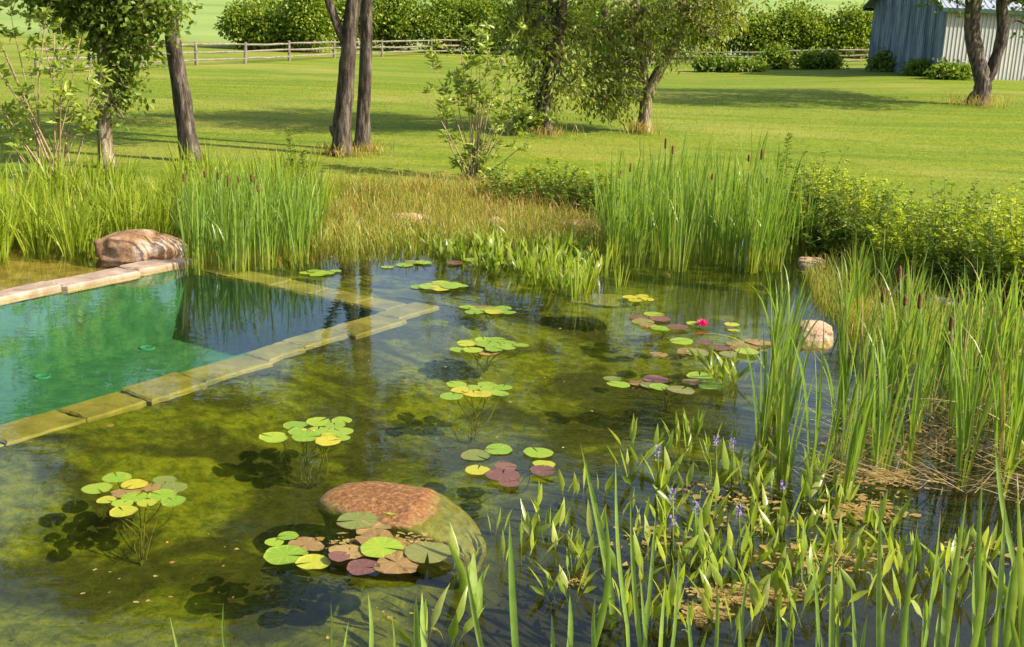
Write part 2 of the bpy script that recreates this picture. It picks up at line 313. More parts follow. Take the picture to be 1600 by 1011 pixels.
# water: Fresnel mix of a clear, faintly tinted surface and a mirror with light ripples
m, N, L, out = mat('water'); tc = N('TexCoord'); ob = tc.outputs['Object']
na = noise(N, L, 5.5, 2, ob, .5, .4, (1, 1.6, 1)); nb = noise(N, L, 1.3, 2, ob, .5, .2)
ad = N('Math', operation='MULTIPLY_ADD'); L(nb.outputs[0], ad.inputs[0]); ad.inputs[1].default_value = 1.6; L(na.outputs[0], ad.inputs[2])
b = N('Bump'); b.inputs['Strength'].default_value = .05; b.inputs['Distance'].default_value = .03; L(ad.outputs[0], b.inputs['Height'])
fr = N('Fresnel'); gq = N('NewGeometry'); mrq = N('MapRange'); L(gq.outputs['Backfacing'], mrq.inputs[0]); mrq.inputs[3].default_value = 1.34; mrq.inputs[4].default_value = 1 / 1.34; L(mrq.outputs[0], fr.inputs[0])
# (the Fresnel node inverts the index on the underside; undo that, since nothing is refracted here)
L(b.outputs[0], fr.inputs['Normal'])
tr = N('BsdfTransparent'); tr.inputs[0].default_value = (.87, .92, .64, 1)
gl = N('BsdfGlossy'); gl.inputs['Roughness'].default_value = 0.0; gl.inputs[0].default_value = (1, 1, 1, 1); L(b.outputs[0], gl.inputs['Normal'])
mx = N('MixShader'); L(fr.outputs[0], mx.inputs[0]); L(tr.outputs[0], mx.inputs[1]); L(gl.outputs[0], mx.inputs[2]); L(mx.outputs[0], out.inputs[0]); M['water'] = m

# barn siding: weathered white paint over ribs
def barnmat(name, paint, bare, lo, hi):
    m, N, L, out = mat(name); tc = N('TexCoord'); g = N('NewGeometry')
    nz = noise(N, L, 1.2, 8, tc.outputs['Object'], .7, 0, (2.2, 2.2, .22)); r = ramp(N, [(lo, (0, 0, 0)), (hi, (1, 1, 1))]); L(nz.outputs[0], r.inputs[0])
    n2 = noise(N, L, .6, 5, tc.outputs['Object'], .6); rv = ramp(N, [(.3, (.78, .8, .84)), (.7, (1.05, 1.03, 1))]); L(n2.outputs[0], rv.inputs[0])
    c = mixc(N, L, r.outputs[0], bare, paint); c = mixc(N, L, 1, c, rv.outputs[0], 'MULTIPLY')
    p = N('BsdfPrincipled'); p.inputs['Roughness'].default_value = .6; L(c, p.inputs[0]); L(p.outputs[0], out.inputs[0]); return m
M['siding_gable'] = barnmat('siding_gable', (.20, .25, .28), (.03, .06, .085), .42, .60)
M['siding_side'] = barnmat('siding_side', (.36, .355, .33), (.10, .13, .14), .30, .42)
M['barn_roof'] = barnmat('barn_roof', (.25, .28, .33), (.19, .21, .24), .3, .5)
M['trim'] = roughmat('trim', [(.3, (.02, .05, .035)), (.7, (.04, .08, .055))], 4, .1)
M['white_paint'] = roughmat('white_paint', [(.3, (.6, .6, .58)), (.7, (.75, .75, .72))], 6, .1)

# ------------------------------------------------------------------ terrain
sstep = lambda a, b_, x: (lambda t: t * t * (3 - 2 * t))(np.clip((np.asarray(x, float) - a) / (b_ - a), 0, 1))
shore_px = [(-700, 385), (-250, 372), (0, 362), (300, 352), (500, 346), (620, 342), (780, 340), (930, 342), (1100, 350), (1250, 378), (1330, 405), (1400, 440), (1480, 490), (1560, 545), (1680, 640), (1850, 800)]
shore = [P(a, b_, .0)[:2] for a, b_ in shore_px] + [np.array([5.2, 4.2]), np.array([3.5, 2.6]), np.array([-3, 2.4]), np.array([-9, 3.2]), np.array([-13, 7])]
shore = np.array(shore)
def sdf(x, y, poly=shore):                # > 0 inside
    x = np.asarray(x, float); y = np.asarray(y, float); d = np.full(x.shape, 1e9); ins = np.zeros(x.shape, bool); n = len(poly)
    for i in range(n):
        a, b_ = poly[i], poly[(i + 1) % n]; e = b_ - a
        t = np.clip(((x - a[0]) * e[0] + (y - a[1]) * e[1]) / (e @ e), 0, 1)
        d = np.minimum(d, np.hypot(x - a[0] - t * e[0], y - a[1] - t * e[1]))
        c = ((a[1] > y) != (b_[1] > y)); xx = a[0] + (y - a[1]) * e[0] / (e[1] if e[1] else 1e-9); ins ^= c & (x < xx)
    return np.where(ins, d, -d)
PR = np.array([-1.52, 13.54]); PU = np.array([-.541, -.841]); PU /= np.linalg.norm(PU); PV = np.array([PU[1], -PU[0]])
PL, PW = 11.0, 3.5
def pool_uv(x, y): return (x - PR[0]) * PU[0] + (y - PR[1]) * PU[1], (x - PR[0]) * PV[0] + (y - PR[1]) * PV[1]
def W2(u, v, z): return np.array([*(PR + PU * u + PV * v), z])
def rect_out(x, y):
    u, v = pool_uv(x, y); du = np.maximum(-u, u - PL); dv = np.maximum(-v, v - PW)
    return np.where((du < 0) & (dv < 0), np.maximum(du, dv), np.hypot(np.maximum(du, 0), np.maximum(dv, 0)))
def zland(x, y):
    z = .25 + .75 * sstep(6, 24, x) * sstep(32, 64, y)
    z = z + .085 * np.clip(np.minimum(y, 300) - 92, 0, None) * (1 - .45 * sstep(0, 90, x)) * sstep(92, 112, y)
    return z + .04 * np.sin(x * .35 + 1) * np.sin(y * .22)
def zmap(x, y):
    d = sdf(x, y); z = zland(x, y)
    bank = sstep(0, 1.3, -d) * (z - .0) 
    deep = .42 + .45 * sstep(-2.0, .2, x - .75 * (y - 6)) * sstep(10, 7, y)
    ro = rect_out(x, y); u, v = pool_uv(x, y)
    deep = deep * (.21 + .79 * sstep(.40, 2.4, ro)); deep = np.where((v > PW) , np.minimum(deep, .10), deep)
    zz = np.where(d < 0, bank, -deep * sstep(0, 1.5, d) - .02 * np.clip(d, 0, 1))
    bump = .02 * np.sin(x * 2.1 + np.sin(y * 1.7)) * np.sin(y * 2.6) * sstep(.3, 1, np.abs(d))
    return zz + np.where(d > 0, bump, 0)
def axis(segs):
    out = [segs[0][0]]
    for a, b_, st in segs: n = max(1, int(round((b_ - a) / st))); out += list(np.linspace(a, b_, n + 1)[1:])
    return np.array(out)
gx = axis([(-420, -120, 25), (-120, -40, 5), (-40, -14, 1.2), (-14, 10, .13), (10, 40, 1.2), (40, 120, 5), (120, 420, 25)])
gy = axis([(-12, 1, 1.), (1, 21, .13), (21, 34, .5), (34, 110, 1.5), (110, 320, 8), (320, 700, 40)])
X, Y = np.meshgrid(gx, gy); Z = zmap(X, Y)
V = np.stack([X, Y, Z], -1).reshape(-1, 3); Fc = grid_faces(len(gy), len(gx))
cen = V[Fc].mean(1); inpool = rect_out(cen[:, 0], cen[:, 1]) < .11
isbed = (V[Fc][:, :, 2].max(1) < .03) & (sdf(cen[:, 0], cen[:, 1]) > -.3)
uu, vv = pool_uv(cen[:, 0], cen[:, 1]); issilt = isbed & (vv > PW)
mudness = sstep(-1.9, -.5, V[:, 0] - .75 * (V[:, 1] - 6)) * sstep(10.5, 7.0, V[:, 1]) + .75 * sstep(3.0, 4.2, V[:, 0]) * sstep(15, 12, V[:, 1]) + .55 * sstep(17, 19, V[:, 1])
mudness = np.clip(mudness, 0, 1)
def sub(name, mask, mt, tv=None):
    f = Fc[mask]; idx, inv = np.unique(f, return_inverse=True); mb = MB(); mb.add(V[idx], inv.reshape(-1, 4), None if tv is None else tv[idx])
    return tag(mb.build(name, mt), kind='structure')
sub('lawn', ~isbed & ~inpool, M['lawn'])
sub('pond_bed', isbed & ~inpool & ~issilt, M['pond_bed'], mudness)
sub('shallow_bed', issilt & ~inpool, M['silt'])
def ground(px, py):                       # photo pixel -> point on the terrain
    z = .25
    for _ in range(12): p = P(px, py, z); z = float(zmap(p[0:1], p[1:2])[0]) * .6 + z * .4
    return P(px, py, z)
def gz(x, y): return float(zmap(np.array([x]), np.array([y]))[0])

# water sheet, a little past the shoreline (it dips under the bank)
wx = axis([(-14, 10, .5)]); wy = axis([(1.5, 21, .5)]); WX, WY = np.meshgrid(wx, wy)
mb = MB(); mb.add(np.stack([WX, WY, WX * 0], -1).reshape(-1, 3), grid_faces(len(wy), len(wx)))
wf = mb.F[0]; wc = mb.V[0][wf].mean(1); mb.F[0] = wf[sdf(wc[:, 0], wc[:, 1]) > -.8]
tag(mb.build('water', M['water']), kind='structure')

# ------------------------------------------------------------------ pool
pool = tag(empty('swimming_pool', W2(0, 0, -1.0)), 'teal lined swimming pool sunk in the pond with stone edging', 'pool'); pl = np.array(pool.location)
ZF = -1.0
mb = MB(); n = 24
u_, v_ = np.meshgrid(np.linspace(0, PL, n), np.linspace(0, PW, n)); xy = PR + u_[..., None] * PU + v_[..., None] * PV
mb.add(np.concatenate([xy, np.full((n, n, 1), ZF)], -1).reshape(-1, 3) - pl, grid_faces(n, n)); mb.build('pool_floor', M['pool_liner'], pool)
for a, b_ in (((0, 0), (PL, 0)), ((PL, 0), (PL, PW)), ((PL, PW), (0, PW)), ((0, PW), (0, 0))):
    mb = MB(); mb.add(np.array([W2(*a, ZF), W2(*b_, ZF), W2(*b_, -.06), W2(*a, -.06)]) - pl, np.array([[0, 1, 2, 3]])); mb.build('pool_wall', M['pool_liner'], pool)
def flagstone(u0, u1, v0, v1, top, th, mt, seed):
    r = np.random.default_rng(seed); k = 7; ring = []
    for (a, b_) in (((u0, v0), (u1, v0)), ((u1, v0), (u1, v1)), ((u1, v1), (u0, v1)), ((u0, v1), (u0, v0))):
        for i in range(k): t = i / k; ring.append([a[0] + (b_[0] - a[0]) * t, a[1] + (b_[1] - a[1]) * t])
    ring = np.array(ring); ring += r.normal(size=ring.shape) * .006 + .035 * (np.sin(np.arange(len(ring)) * .4488 + seed) + .5 * np.sin(np.arange(len(ring)) * 1.122 + 2 * seed))[:, None] * (ring - ring.mean(0)) 
    c = ring.mean(0); inn = c + (ring - c) * .94
    tz = top + r.normal() * .006; tilt = r.normal(size=2) * .012
    def lift(q, z): return np.array([W2(a, b_, z + (a - c[0]) * tilt[0] + (b_ - c[1]) * tilt[1]) for a, b_ in q])
    K = len(ring); v = np.concatenate([lift(inn, tz), lift(ring, tz - .018), lift(ring, tz - th)]) - pl
    mb = MB(); mb.add(v, [grid_faces(3, K, True)[:, ::-1], np.array([list(range(K))]), np.array([list(range(2 * K, 3 * K))[::-1]])])
    return mb.build('flagstone', mt, pool, smooth=False)
u = -.62; i = 0
while u < PL:
    ln = rng.uniform(.55, 1.0); flagstone(u + .003, u + ln - .003, -.40 + rng.uniform(-.09, .09), .02, -.062, .055, M['stone_wet'], i); u += ln; i += 1
v = .045
while v < PW - .1:
    ln = min(rng.uniform(.5, .9), PW - v); flagstone(-.40 + rng.uniform(-.06, .06), .02, v, v + ln - .006, -.066, .055, M['stone_wet'], 100 + i); v += ln; i += 1
u = -.15
while u < PL:
    ln = rng.uniform(.7, 1.3); flagstone(u + .008, u + ln - .008, PW - .02 + rng.uniform(-.03, .05), PW + .36 + rng.uniform(-.10, .10), .045, .10, M['stone_dry'], 200 + i); u += ln; i += 1
for (px, py) in ((230, 544), (66, 589)):
    p = P(px, py, ZF); mb = MB(); th = np.linspace(0, 2 * np.pi, 24, endpoint=False); rr = 12.5 * mpp(p)
    prof = [(rr, 0), (rr * .96, .014), (rr * .8, .018), (rr * .74, .008), (0.01, .008)]
    v = np.array([[[math.cos(a) * q, math.sin(a) * q, z] for a in th] for q, z in prof]).reshape(-1, 3)
    mb.add(v, grid_faces(len(prof), 24, True)); mb.build('floor_drain', M['drain'], pool, loc=p - pl)

# ------------------------------------------------------------------ rocks
def rock(name, loc, size, rz, mt, label, seed, rough=.22, group=None, fn=None):
    import bmesh
    bm = bmesh.new(); bmesh.ops.create_icosphere(bm, subdivisions=5, radius=1.0)
    off = Vector((seed * 13.1, seed * 7.7, seed * 3.3))
    for v in bm.verts:
        d = v.co.normalized(); k = 1 + rough * mnoise.noise(d * 1.1 + off) + rough * .55 * mnoise.noise(d * 2.7 + off) + rough * .16 * mnoise.noise(d * 8 + off)
        q = Vector((abs(d.x) ** .8 * math.copysign(1, d.x), abs(d.y) ** .8 * math.copysign(1, d.y), abs(d.z) ** .8 * math.copysign(1, d.z))) * k
        v.co = Vector((q.x * size[0], q.y * size[1], q.z * size[2]))
        if fn: v.co = fn(v.co)
    me = bpy.data.meshes.new(name); bm.to_mesh(me); bm.free(); me.materials.append(mt)
    me.polygons.foreach_set('use_smooth', np.full(len(me.polygons), True))
    o = link(name, me, None, loc, rz); return tag(o, label, 'rock', group)
p = P(215, 400, .05)
def two_hump(c): 
    c = c.copy(); g_ = math.exp(-((c.x - .22) / .05) ** 2); c.y *= 1 - .10 * g_; c.z *= 1 - .12 * g_; 
    if c.x > .22: c.z *= .88
    return c
rock('boulder', (p[0], p[1] + .10, .13), (.60, .34, .25), .06, M['rock_tan'], 'long rounded tan boulder lying on the pale flagstones at the pool corner', 3, .16, fn=two_hump)
p = P(618, 815, -.12)
def slope(c):
    c = c.copy()
    if c.z > .14: c.z = .14 + (c.z - .14) * .35
    c.z -= max(0, c.x - .12) * .42; return c
rock('boulder', (p[0] + .05, p[1] + .04, -.125), (.60, .36, .27), -.22, M['rock_wet'], 'half sunken rusty brown boulder behind the front lily pads', 5, .14, fn=slope)
for px, py, wpx, hz, mt, lb, sd_ in (
    (1270, 522, 62, .16, 'rock_pink', 'pinkish rounded rock among the cattails right of the magenta water lily', 11),
    (1268, 410, 44, .09, 'rock_pink', 'small pale rock at the water edge right of the tall central cattail stand', 12),
    (1468, 480, 52, .16, 'rock_grey', 'whitish grey rock behind the right hand cattails near the dark shrubs', 13),
    (1500, 592, 48, .12, 'rock_pink', 'pale rock half hidden deep inside the right hand cattails', 18),
    (637, 343, 66, .13, 'rock_pink', 'flat pale pink rock in the dry sedge on the far shore', 14),
    (776, 350, 34, .14, 'rock_pink', 'small pinkish rock in the dry sedge behind the far pickerelweed', 15),
    (905, 352, 60, .10, 'rock_tan', 'low tan rock under the far bank left of the tall cattails', 16),
    (950, 455, 100, .05, 'rock_wet', 'flat submerged olive stone left of the central cattail stand', 17)):
    p = P(px, py, .04); w = wpx * mpp(p) / 2
    rock('rock', (p[0], p[1], .02 if mt != 'rock_wet' else -.09), (w, w * .72, hz), rng.uniform(-.4, .4), M[mt], lb, sd_)
for px, py, s_ in ((395, 655, .05), (230, 690 - 15, .045), (268, 645, .04), (170, 667, .06), (935, 690, .05), (1330, 470, .07), (1040, 430, .08)):
    p = P(px, py, 0); z = gz(p[0], p[1]); q = P(px, py, z + .02)
    rock('stone', (q[0], q[1], z + .01), (s_, s_ * .8, s_ * .5), rng.uniform(0, 3), M['rock_tan'], 'small loose brown stone lying on the pond bed', 30 + px, group='loose stones on the pond bed')

# ------------------------------------------------------------------ fences
def fence(name, posts, label, hgt=1.12, rails=3):
    o = empty(name, posts[0]); tag(o, label, 'fence'); b0 = np.array(posts[0])
    for i, q in enumerate(posts):
        mb = MB(); tl = rng.normal(size=2) * .02; tube(mb, [q - b0 + [0, 0, -.1], q - b0 + [tl[0], tl[1], hgt + rng.uniform(0, .08)]], [.085, .075], 8, .06); mb.build('post', M['wood'], o, smooth=False)
        if i + 1 < len(posts):
            for k in range(rails):
                zz = .28 + k * (hgt - .38) / (rails - 1); a = q - b0 + [0, 0, zz + rng.normal() * .03]; c = posts[i + 1] - b0 + [0, 0, zz + rng.normal() * .03]
                md = (a + c) / 2 + [0, 0, -rng.uniform(0, .04)]; mb = MB(); tube(mb, [a, a * .75 + c * .25 + [0, 0, rng.normal() * .02], md, a * .25 + c * .75, c], [.04, .06, .065, .06, .04], 6, .12); mb.build('rail', M['wood'], o, smooth=False)
fp = [(58, 117), (142, 112), (223, 107), (307, 101), (383, 99), (452, 94.5), (522, 90), (597, 88), (674, 84.5), (745, 82.5), (812, 80.5)]
fpts = [ground(a, b_ + 1) for a, b_ in fp]
fence('split_rail_fence', fpts, 'weathered grey split rail fence running behind the lawn on the left')
frp = [(985, 106), (1058, 105), (1133, 104.5), (1215, 103.5), (1290, 102), (1357, 101)]
fence('split_rail_fence', [ground(a, b_) for a, b_ in frp], 'short wooden rail fence reaching the barn on the right', 1.05)

# ------------------------------------------------------------------ barn
C0 = ground(1467, 121); GA = math.radians(8); gd = np.array([-math.sin(GA), math.cos(GA), 0]); sdv = np.array([math.cos(GA), math.sin(GA), 0]); UP = np.array([0, 0, 1.0])
k_ = mpp(C0); EH = 109 * k_
tr_ = (1361 - 800) / F
lo, hi = 2, 20
for _ in range(40):
    w_ = (lo + hi) / 2; q = C0 + gd * w_ + UP * 2 - [0, 0, H]
    xx = 800 + F * (q @ cr) / (q @ cf)
    if xx > 1361: lo = w_
    else: hi = w_
GW = w_; SL = 15.0; RISE = GW * .27
barn = tag(empty('barn', C0 + [0, 0, -.3]), 'weathered grey blue barn with ribbed siding and pale metal roof', 'barn'); b0 = np.array(barn.location)
def ribbed(name, A, dirv, length, zt, mt, parent, nrm, pitch=.22, dep=.03):
    mb = MB(); n = int(length / pitch * 6); s = np.linspace(0, length, n); d = dep * (np.sin(np.linspace(0, length / pitch * 2 * np.pi, n)) > .3)
    bot = A + s[:, None] * dirv + d[:, None] * nrm; top = bot.copy(); bot = bot + [0, 0, -.0]; top[:, 2] = A[2] + np.array([zt(x) for x in s])
    mb.add(np.stack([bot, top], 0).reshape(-1, 3), grid_faces(2, n)); return mb.build(name, mt, parent, smooth=False)
A = C0 - b0 + [0, 0, -.4]
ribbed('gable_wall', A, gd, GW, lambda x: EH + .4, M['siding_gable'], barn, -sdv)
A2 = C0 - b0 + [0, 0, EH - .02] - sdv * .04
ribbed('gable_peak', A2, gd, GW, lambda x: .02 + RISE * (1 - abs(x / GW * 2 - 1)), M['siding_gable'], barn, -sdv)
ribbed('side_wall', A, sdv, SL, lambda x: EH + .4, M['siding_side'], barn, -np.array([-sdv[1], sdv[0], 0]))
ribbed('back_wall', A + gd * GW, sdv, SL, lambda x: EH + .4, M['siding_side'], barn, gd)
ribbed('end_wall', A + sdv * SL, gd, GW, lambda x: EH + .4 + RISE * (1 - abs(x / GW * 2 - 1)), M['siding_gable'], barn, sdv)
for sgn in (0, 1):
    e = C0 - b0 + UP * (EH + .08) + (gd * GW if sgn else 0); rdg = C0 - b0 + UP * (EH + RISE + .08) + gd * GW / 2
    dn = unit(e - rdg); e = e + dn * .45; nrm = np.cross(sdv, dn); nrm = nrm if nrm[2] > 0 else -nrm
    mb = MB(); n = 220; s = np.linspace(-.5, SL + .5, n); d = .03 * (np.sin(s / .3 * 2 * np.pi) > .5)
    a = e + s[:, None] * sdv + d[:, None] * nrm; b_ = rdg + s[:, None] * sdv + d[:, None] * nrm
    mb.add(np.stack([a, b_], 0).reshape(-1, 3), grid_faces(2, n)); rf_ = mb.build('roof', M['barn_roof'], barn, smooth=False)
    mb = MB(); box(mb, e + sdv * SL / 2 - UP * .10, sdv * (SL / 2 + .5), dn * .02, UP * .09); mb.build('fascia', M['trim'], rf_, smooth=False)
    mb = MB(); mid = (e + rdg) / 2 - sdv * .52 - nrm * .10; box(mb, mid, (e - rdg) / 2, sdv * .02, nrm * .10); mb.build('barge_board', M['trim'], rf_, smooth=False)
pa = ground(1359, 108); mb = MB(); tube(mb, [[0, 0, 0], [1.0, 1.0, 1.15]], [.03, .03], 6); tag(mb.build('pole', M['white_paint'], None, loc=pa), 'thin white pole leaning by the barn gable', 'pole')

# ------------------------------------------------------------------ trees
def trunkpts(base, pxs, depth_y):         # photo points at a given distance along y -> 3D points
    out = []
    for px, py in pxs:
        d = cf * F + cr * (px - 800) + cu * (505.5 - py); t = depth_y / d[1]; out.append(np.array([0, 0, H]) + d * t)
    return out
def crown_mesh(clumps, n, L, W, droop=.25, r=rng, shell=.45):
    mb = MB(); tot = sum(c[1][0] * c[1][1] + c[1][1] * c[1][2] for c in clumps)
    for c, rad in clumps:
        k = int(n * (rad[0] * rad[1] + rad[1] * rad[2]) / tot); ns = max(6, k // 26)
        d = unit(r.normal(size=(ns, 3))); s = r.uniform(0, 1, (ns, 1)) ** shell; sp = np.array(c) + d * s * np.array(rad)
        out_ = unit(d + [0, 0, -droop] + r.normal(size=d.shape) * .4)
        idx = r.integers(0, ns, k); spread = min(rad) * .16 + L * .9
        p = sp[idx] + r.normal(size=(k, 3)) * spread * [1, 1, .7]
        leaves(mb, p, out_[idx] + r.normal(size=(k, 3)) * .75 + [0, 0, -droop], L * r.uniform(.6, 1.25, k), W * r.uniform(.7, 1.25, k), r)
    return mb
def make_tree(base, label, stems, crowns, bark, leafm, n, L, W, droop=.25, flare=1.5):
    base = np.array(base); o = empty('tree', base); tag(o, label, 'tree'); mb = MB()
    limbs = []
    for si, (pts, r0, r1) in enumerate(stems):
        c = curve(np.array(pts) - base, 26); rad = np.linspace(r0, r1, 26)
        if np.linalg.norm(c[0][:2]) < .6 and c[0][2] < .3: rad = rad * (1 + (flare - 1) * np.exp(-np.linspace(0, 1, 26) * 16))
        if si: ml = MB(); tube(ml, c, rad, 16, .16); limbs.append(ml)
        else: tube(mb, c, rad, 20, .16)
    for c, rad in crowns:                 # limbs and twigs from the nearest stem into each clump
        st = np.concatenate([curve(np.array(s[0]) - base, 30) for s in stems]); q = np.array(c) - base
        cand = st[st[:, 2] < q[2] + .2]; cand = cand if len(cand) else st; a = cand[np.argmin(np.linalg.norm(cand - q, axis=1))]
        tube(mb, curve([a, (a + q) / 2 + [0, 0, .25], q], 8), np.linspace(.07, .025, 8), 7, .08)
        for _ in range(7):
            e = q + unit(rng.normal(size=3)) * np.array(rad) * .8; tube(mb, curve([q, (q + e) / 2 + rng.normal(size=3) * .15, e], 5), np.linspace(.025, .006, 5), 5)
    tk = mb.build('trunk', bark, o)
    for ml in limbs: ml.build('limb', bark, tk)
    crown_mesh([(np.array(c) - base, r_) for c, r_ in crowns], n, L, W, droop).build('crown', leafm, o)
    return o
def clumpset(cx, cy, z0, z1, R, k, sz, seed):
    r = np.random.default_rng(seed); out = []
    for i in range(k):
        z = r.uniform(z0, z1); f = math.sqrt(max(.12, 1 - ((z - (z0 + z1) / 2) / ((z1 - z0) / 2 + .4)) ** 2)); a = r.uniform(0, 6.28); q = R * f * math.sqrt(r.uniform(.1, 1)); s = sz * r.uniform(.65, 1.3)
        out.append(((cx + math.cos(a) * q, cy + math.sin(a) * q, z), (s, s, s * .7)))
    return out
def pxclump(px, py, dy, rx, rz):
    p = trunkpts(None, [(px, py)], dy)[0]; return (p, (rx, rx, rz))

def ztop(pts, zadd): return pts + [pts[-1] + np.array([(pts[-1] - pts[-2])[0] * .6, 0, zadd])]
# ivy clad tree, far left
b_ = ground(167, 262); dy = b_[1]
st = [b_] + trunkpts(b_, [(162, 200), (163, 130), (158, 60), (150, 0), (146, -60), (150, -140)], dy)
cl = [pxclump(185, 20, dy, .75, .5), pxclump(140, 25, dy + .2, .7, .5), pxclump(225, 30, dy, .55, .45), pxclump(215, 75, dy, .45, .3), pxclump(110, 5, dy, .6, .45), pxclump(185, 105, dy + .1, .3, .4), pxclump(195, 140, dy + .1, .28, .3), pxclump(180, 165, dy, .2, .3), pxclump(150, 60, dy - .1, .4, .35), pxclump(245, -10, dy, .6, .5), pxclump(60, -30, dy, .7, .5)]
cl += clumpset(b_[0], b_[1], 4.0, 8.5, 2.4, 16, .85, 1)
make_tree(b_, 'ivy clad tree with dense dark leaves behind the left reeds', [(st, .13, .09)], cl, M['bark_pale'], M['crown_mid'], 32000, .14, .08)
# bare dark leaning trunk
b_ = ground(300, 252); dy = b_[1]
st = [b_] + trunkpts(b_, [(290, 190), (279, 120), (270, 60), (263, 0), (262, -80), (270, -180)], dy)
make_tree(b_, 'bare dark trunk leaning slightly left beside the ivy clad tree', [(st, .185, .11)], clumpset(st[-1][0], dy, 5.2, 9.3, 2.4, 15, .85, 2), M['bark_dark'], M['crown_mid'], 11000, .17, .09, .2, 1.3)
# thick forked trunk
b_ = ground(534, 243); dy = b_[1]
st = [b_ + [0, 0, -.05]] + trunkpts(b_, [(536, 190), (541, 130), (545, 70), (549, 20), (558, -30), (566, -120), (570, -220)], dy)
st2 = trunkpts(b_, [(544, 75), (533, 55), (522, 25), (510, -10), (498, -60), (480, -140)], dy)
burl = trunkpts(b_, [(535, 218), (524, 208), (519, 196)], dy)
make_tree(b_, 'thick dark forked trunk with a burl at its foot in mid lawn', [(st, .20, .12), (st2, .10, .075), (burl, .15, .07)], clumpset(-4.8, dy - .8, 5.0, 9.6, 3.2, 20, 1.0, 3), M['bark_dark'], M['crown_mid'], 11000, .17, .09, .2, 1.35)
# its slimmer neighbour
b_ = ground(567, 236); dy = b_[1]
st = [b_ + [0, 0, -.05]] + trunkpts(b_, [(568, 180), (571, 120), (573, 60), (573, 0), (575, -90), (572, -200)], dy)
make_tree(b_, 'slim straight dark trunk standing just right of the forked trunk', [(st, .155, .115)], clumpset(-3.0, dy + 1.0, 5.4, 9.8, 2.6, 15, .9, 4), M['bark_dark'], M['crown_mid'], 9000, .17, .09, .2, 1.4)
# drooping olive tree
b_ = ground(853, 210); dy = b_[1]
st = [b_ + [0, 0, -.05]] + trunkpts(b_, [(848, 180), (852, 140), (862, 100), (872, 60), (878, 10), (880, -60), (878, -150)], dy)
cl = [pxclump(x_, y_, dy + rng.uniform(-.6, .6), rng.uniform(.5, .75), rng.uniform(.4, .6)) for x_, y_ in ((830, 40), (850, 75), (835, 110), (845, 150), (830, 165), (878, 95), (890, 130), (815, 75), (860, 20), (885, 45), (825, 10), (800, 40))]
cl += clumpset(b_[0], dy - 1.2, 4.6, 8.8, 2.8, 18, 1.0, 5)
make_tree(b_, 'olive green tree with drooping foliage hiding its leaning trunk', [(st, .21, .12)], cl, M['bark_dark'], M['crown_olive'], 13000, .19, .07, .6, 1.2)
# pale forked tree
b_ = ground(1005, 207); dy = b_[1]
st = [b_ + [0, 0, -.05]] + trunkpts(b_, [(1008, 175), (1013, 145), (1030, 110), (1047, 80), (1060, 50), (1068, 10), (1070, -80)], dy)
st2 = trunkpts(b_, [(1013, 146), (1008, 125), (1005, 90), (1000, 50), (995, 0), (985, -60)], dy)
cl = [pxclump(x_, y_, dy + rng.uniform(-.8, .6), rng.uniform(.55, .9), rng.uniform(.4, .65)) for x_, y_ in ((950, 60), (930, 100), (945, 135), (925, 150), (960, 150), (965, 105), (990, 70), (985, 30), (1020, 30), (1040, 20), (1080, 25), (1100, 45), (1120, 15), (1140, 30), (940, 20), (905, 60), (1060, 75), (1090, 10), (1010, 70), (975, 125), (915, 115))]
cl += clumpset(b_[0] + .3, dy - 1.2, 4.6, 9.0, 3.4, 22, 1.1, 6)
make_tree(b_, 'pale barked forked tree with wide drooping crown near the lawn centre', [(st, .18, .105), (st2, .10, .06)], cl, M['bark_pale'], M['crown_olive'], 19000, .19, .07, .55, 1.35)
# twin trunk by the barn
b_ = ground(1524, 164); dy = b_[1]
st = [b_ + [0, 0, -.05]] + trunkpts(b_, [(1535, 140), (1534, 120), (1523, 80), (1518, 40), (1520, 0), (1520, -60), (1512, -150)], dy)
st2 = trunkpts(b_, [(1535, 135), (1550, 110), (1563, 70), (1567, 40), (1566, 0), (1570, -60), (1585, -150)], dy)
cl = clumpset(b_[0] + .5, dy, 5.4, 12.0, 5.5, 34, 1.45, 8) + [pxclump(1600, 8, dy, .5, .35), pxclump(1606, 40, dy, .35, .3)]
make_tree(b_, 'large twin trunked tree standing on the lawn before the barn', [(st, .36, .24), (st2, .24, .19)], cl, M['bark_dark'], M['crown_mid'], 16000, .26, .14, .25, 1.25)

# dry tufts round the trunk feet
def tuft(px, py, wpx, k, label, hgt=.35, mt='dry_sedge'):
    p = ground(px, py); w = wpx * mpp(p); mb = MB(); b_ = rng.normal(size=(k, 3)) * [w * .35, w * .3, 0]
    blades(mb, b_, hgt * rng.uniform(.4, 1.2, k), .02, rng.uniform(0, 6.28, k), rng.uniform(0, .4, k), rng.uniform(0, .5, k), rng.uniform(0, 6.28, k), 3)
    tag(mb.build('grass_tuft', M[mt], None, loc=p), label, 'grass tuft', kind='stuff')
tuft(535, 243, 70, 220, 'brown dry grass tuft round the foot of the forked trunk')
tuft(572, 236, 50, 130, 'brown dry grass tuft round the foot of the slim trunk')
tuft(850, 212, 80, 200, 'brown dry grass tuft round the foot of the olive tree')
tuft(1526, 166, 80, 240, 'brown dry grass tuft round the foot of the twin trunked tree', .6)
tuft(1000, 209, 40, 120, 'tan dry grass tuft at the foot of the pale forked tree', .5)

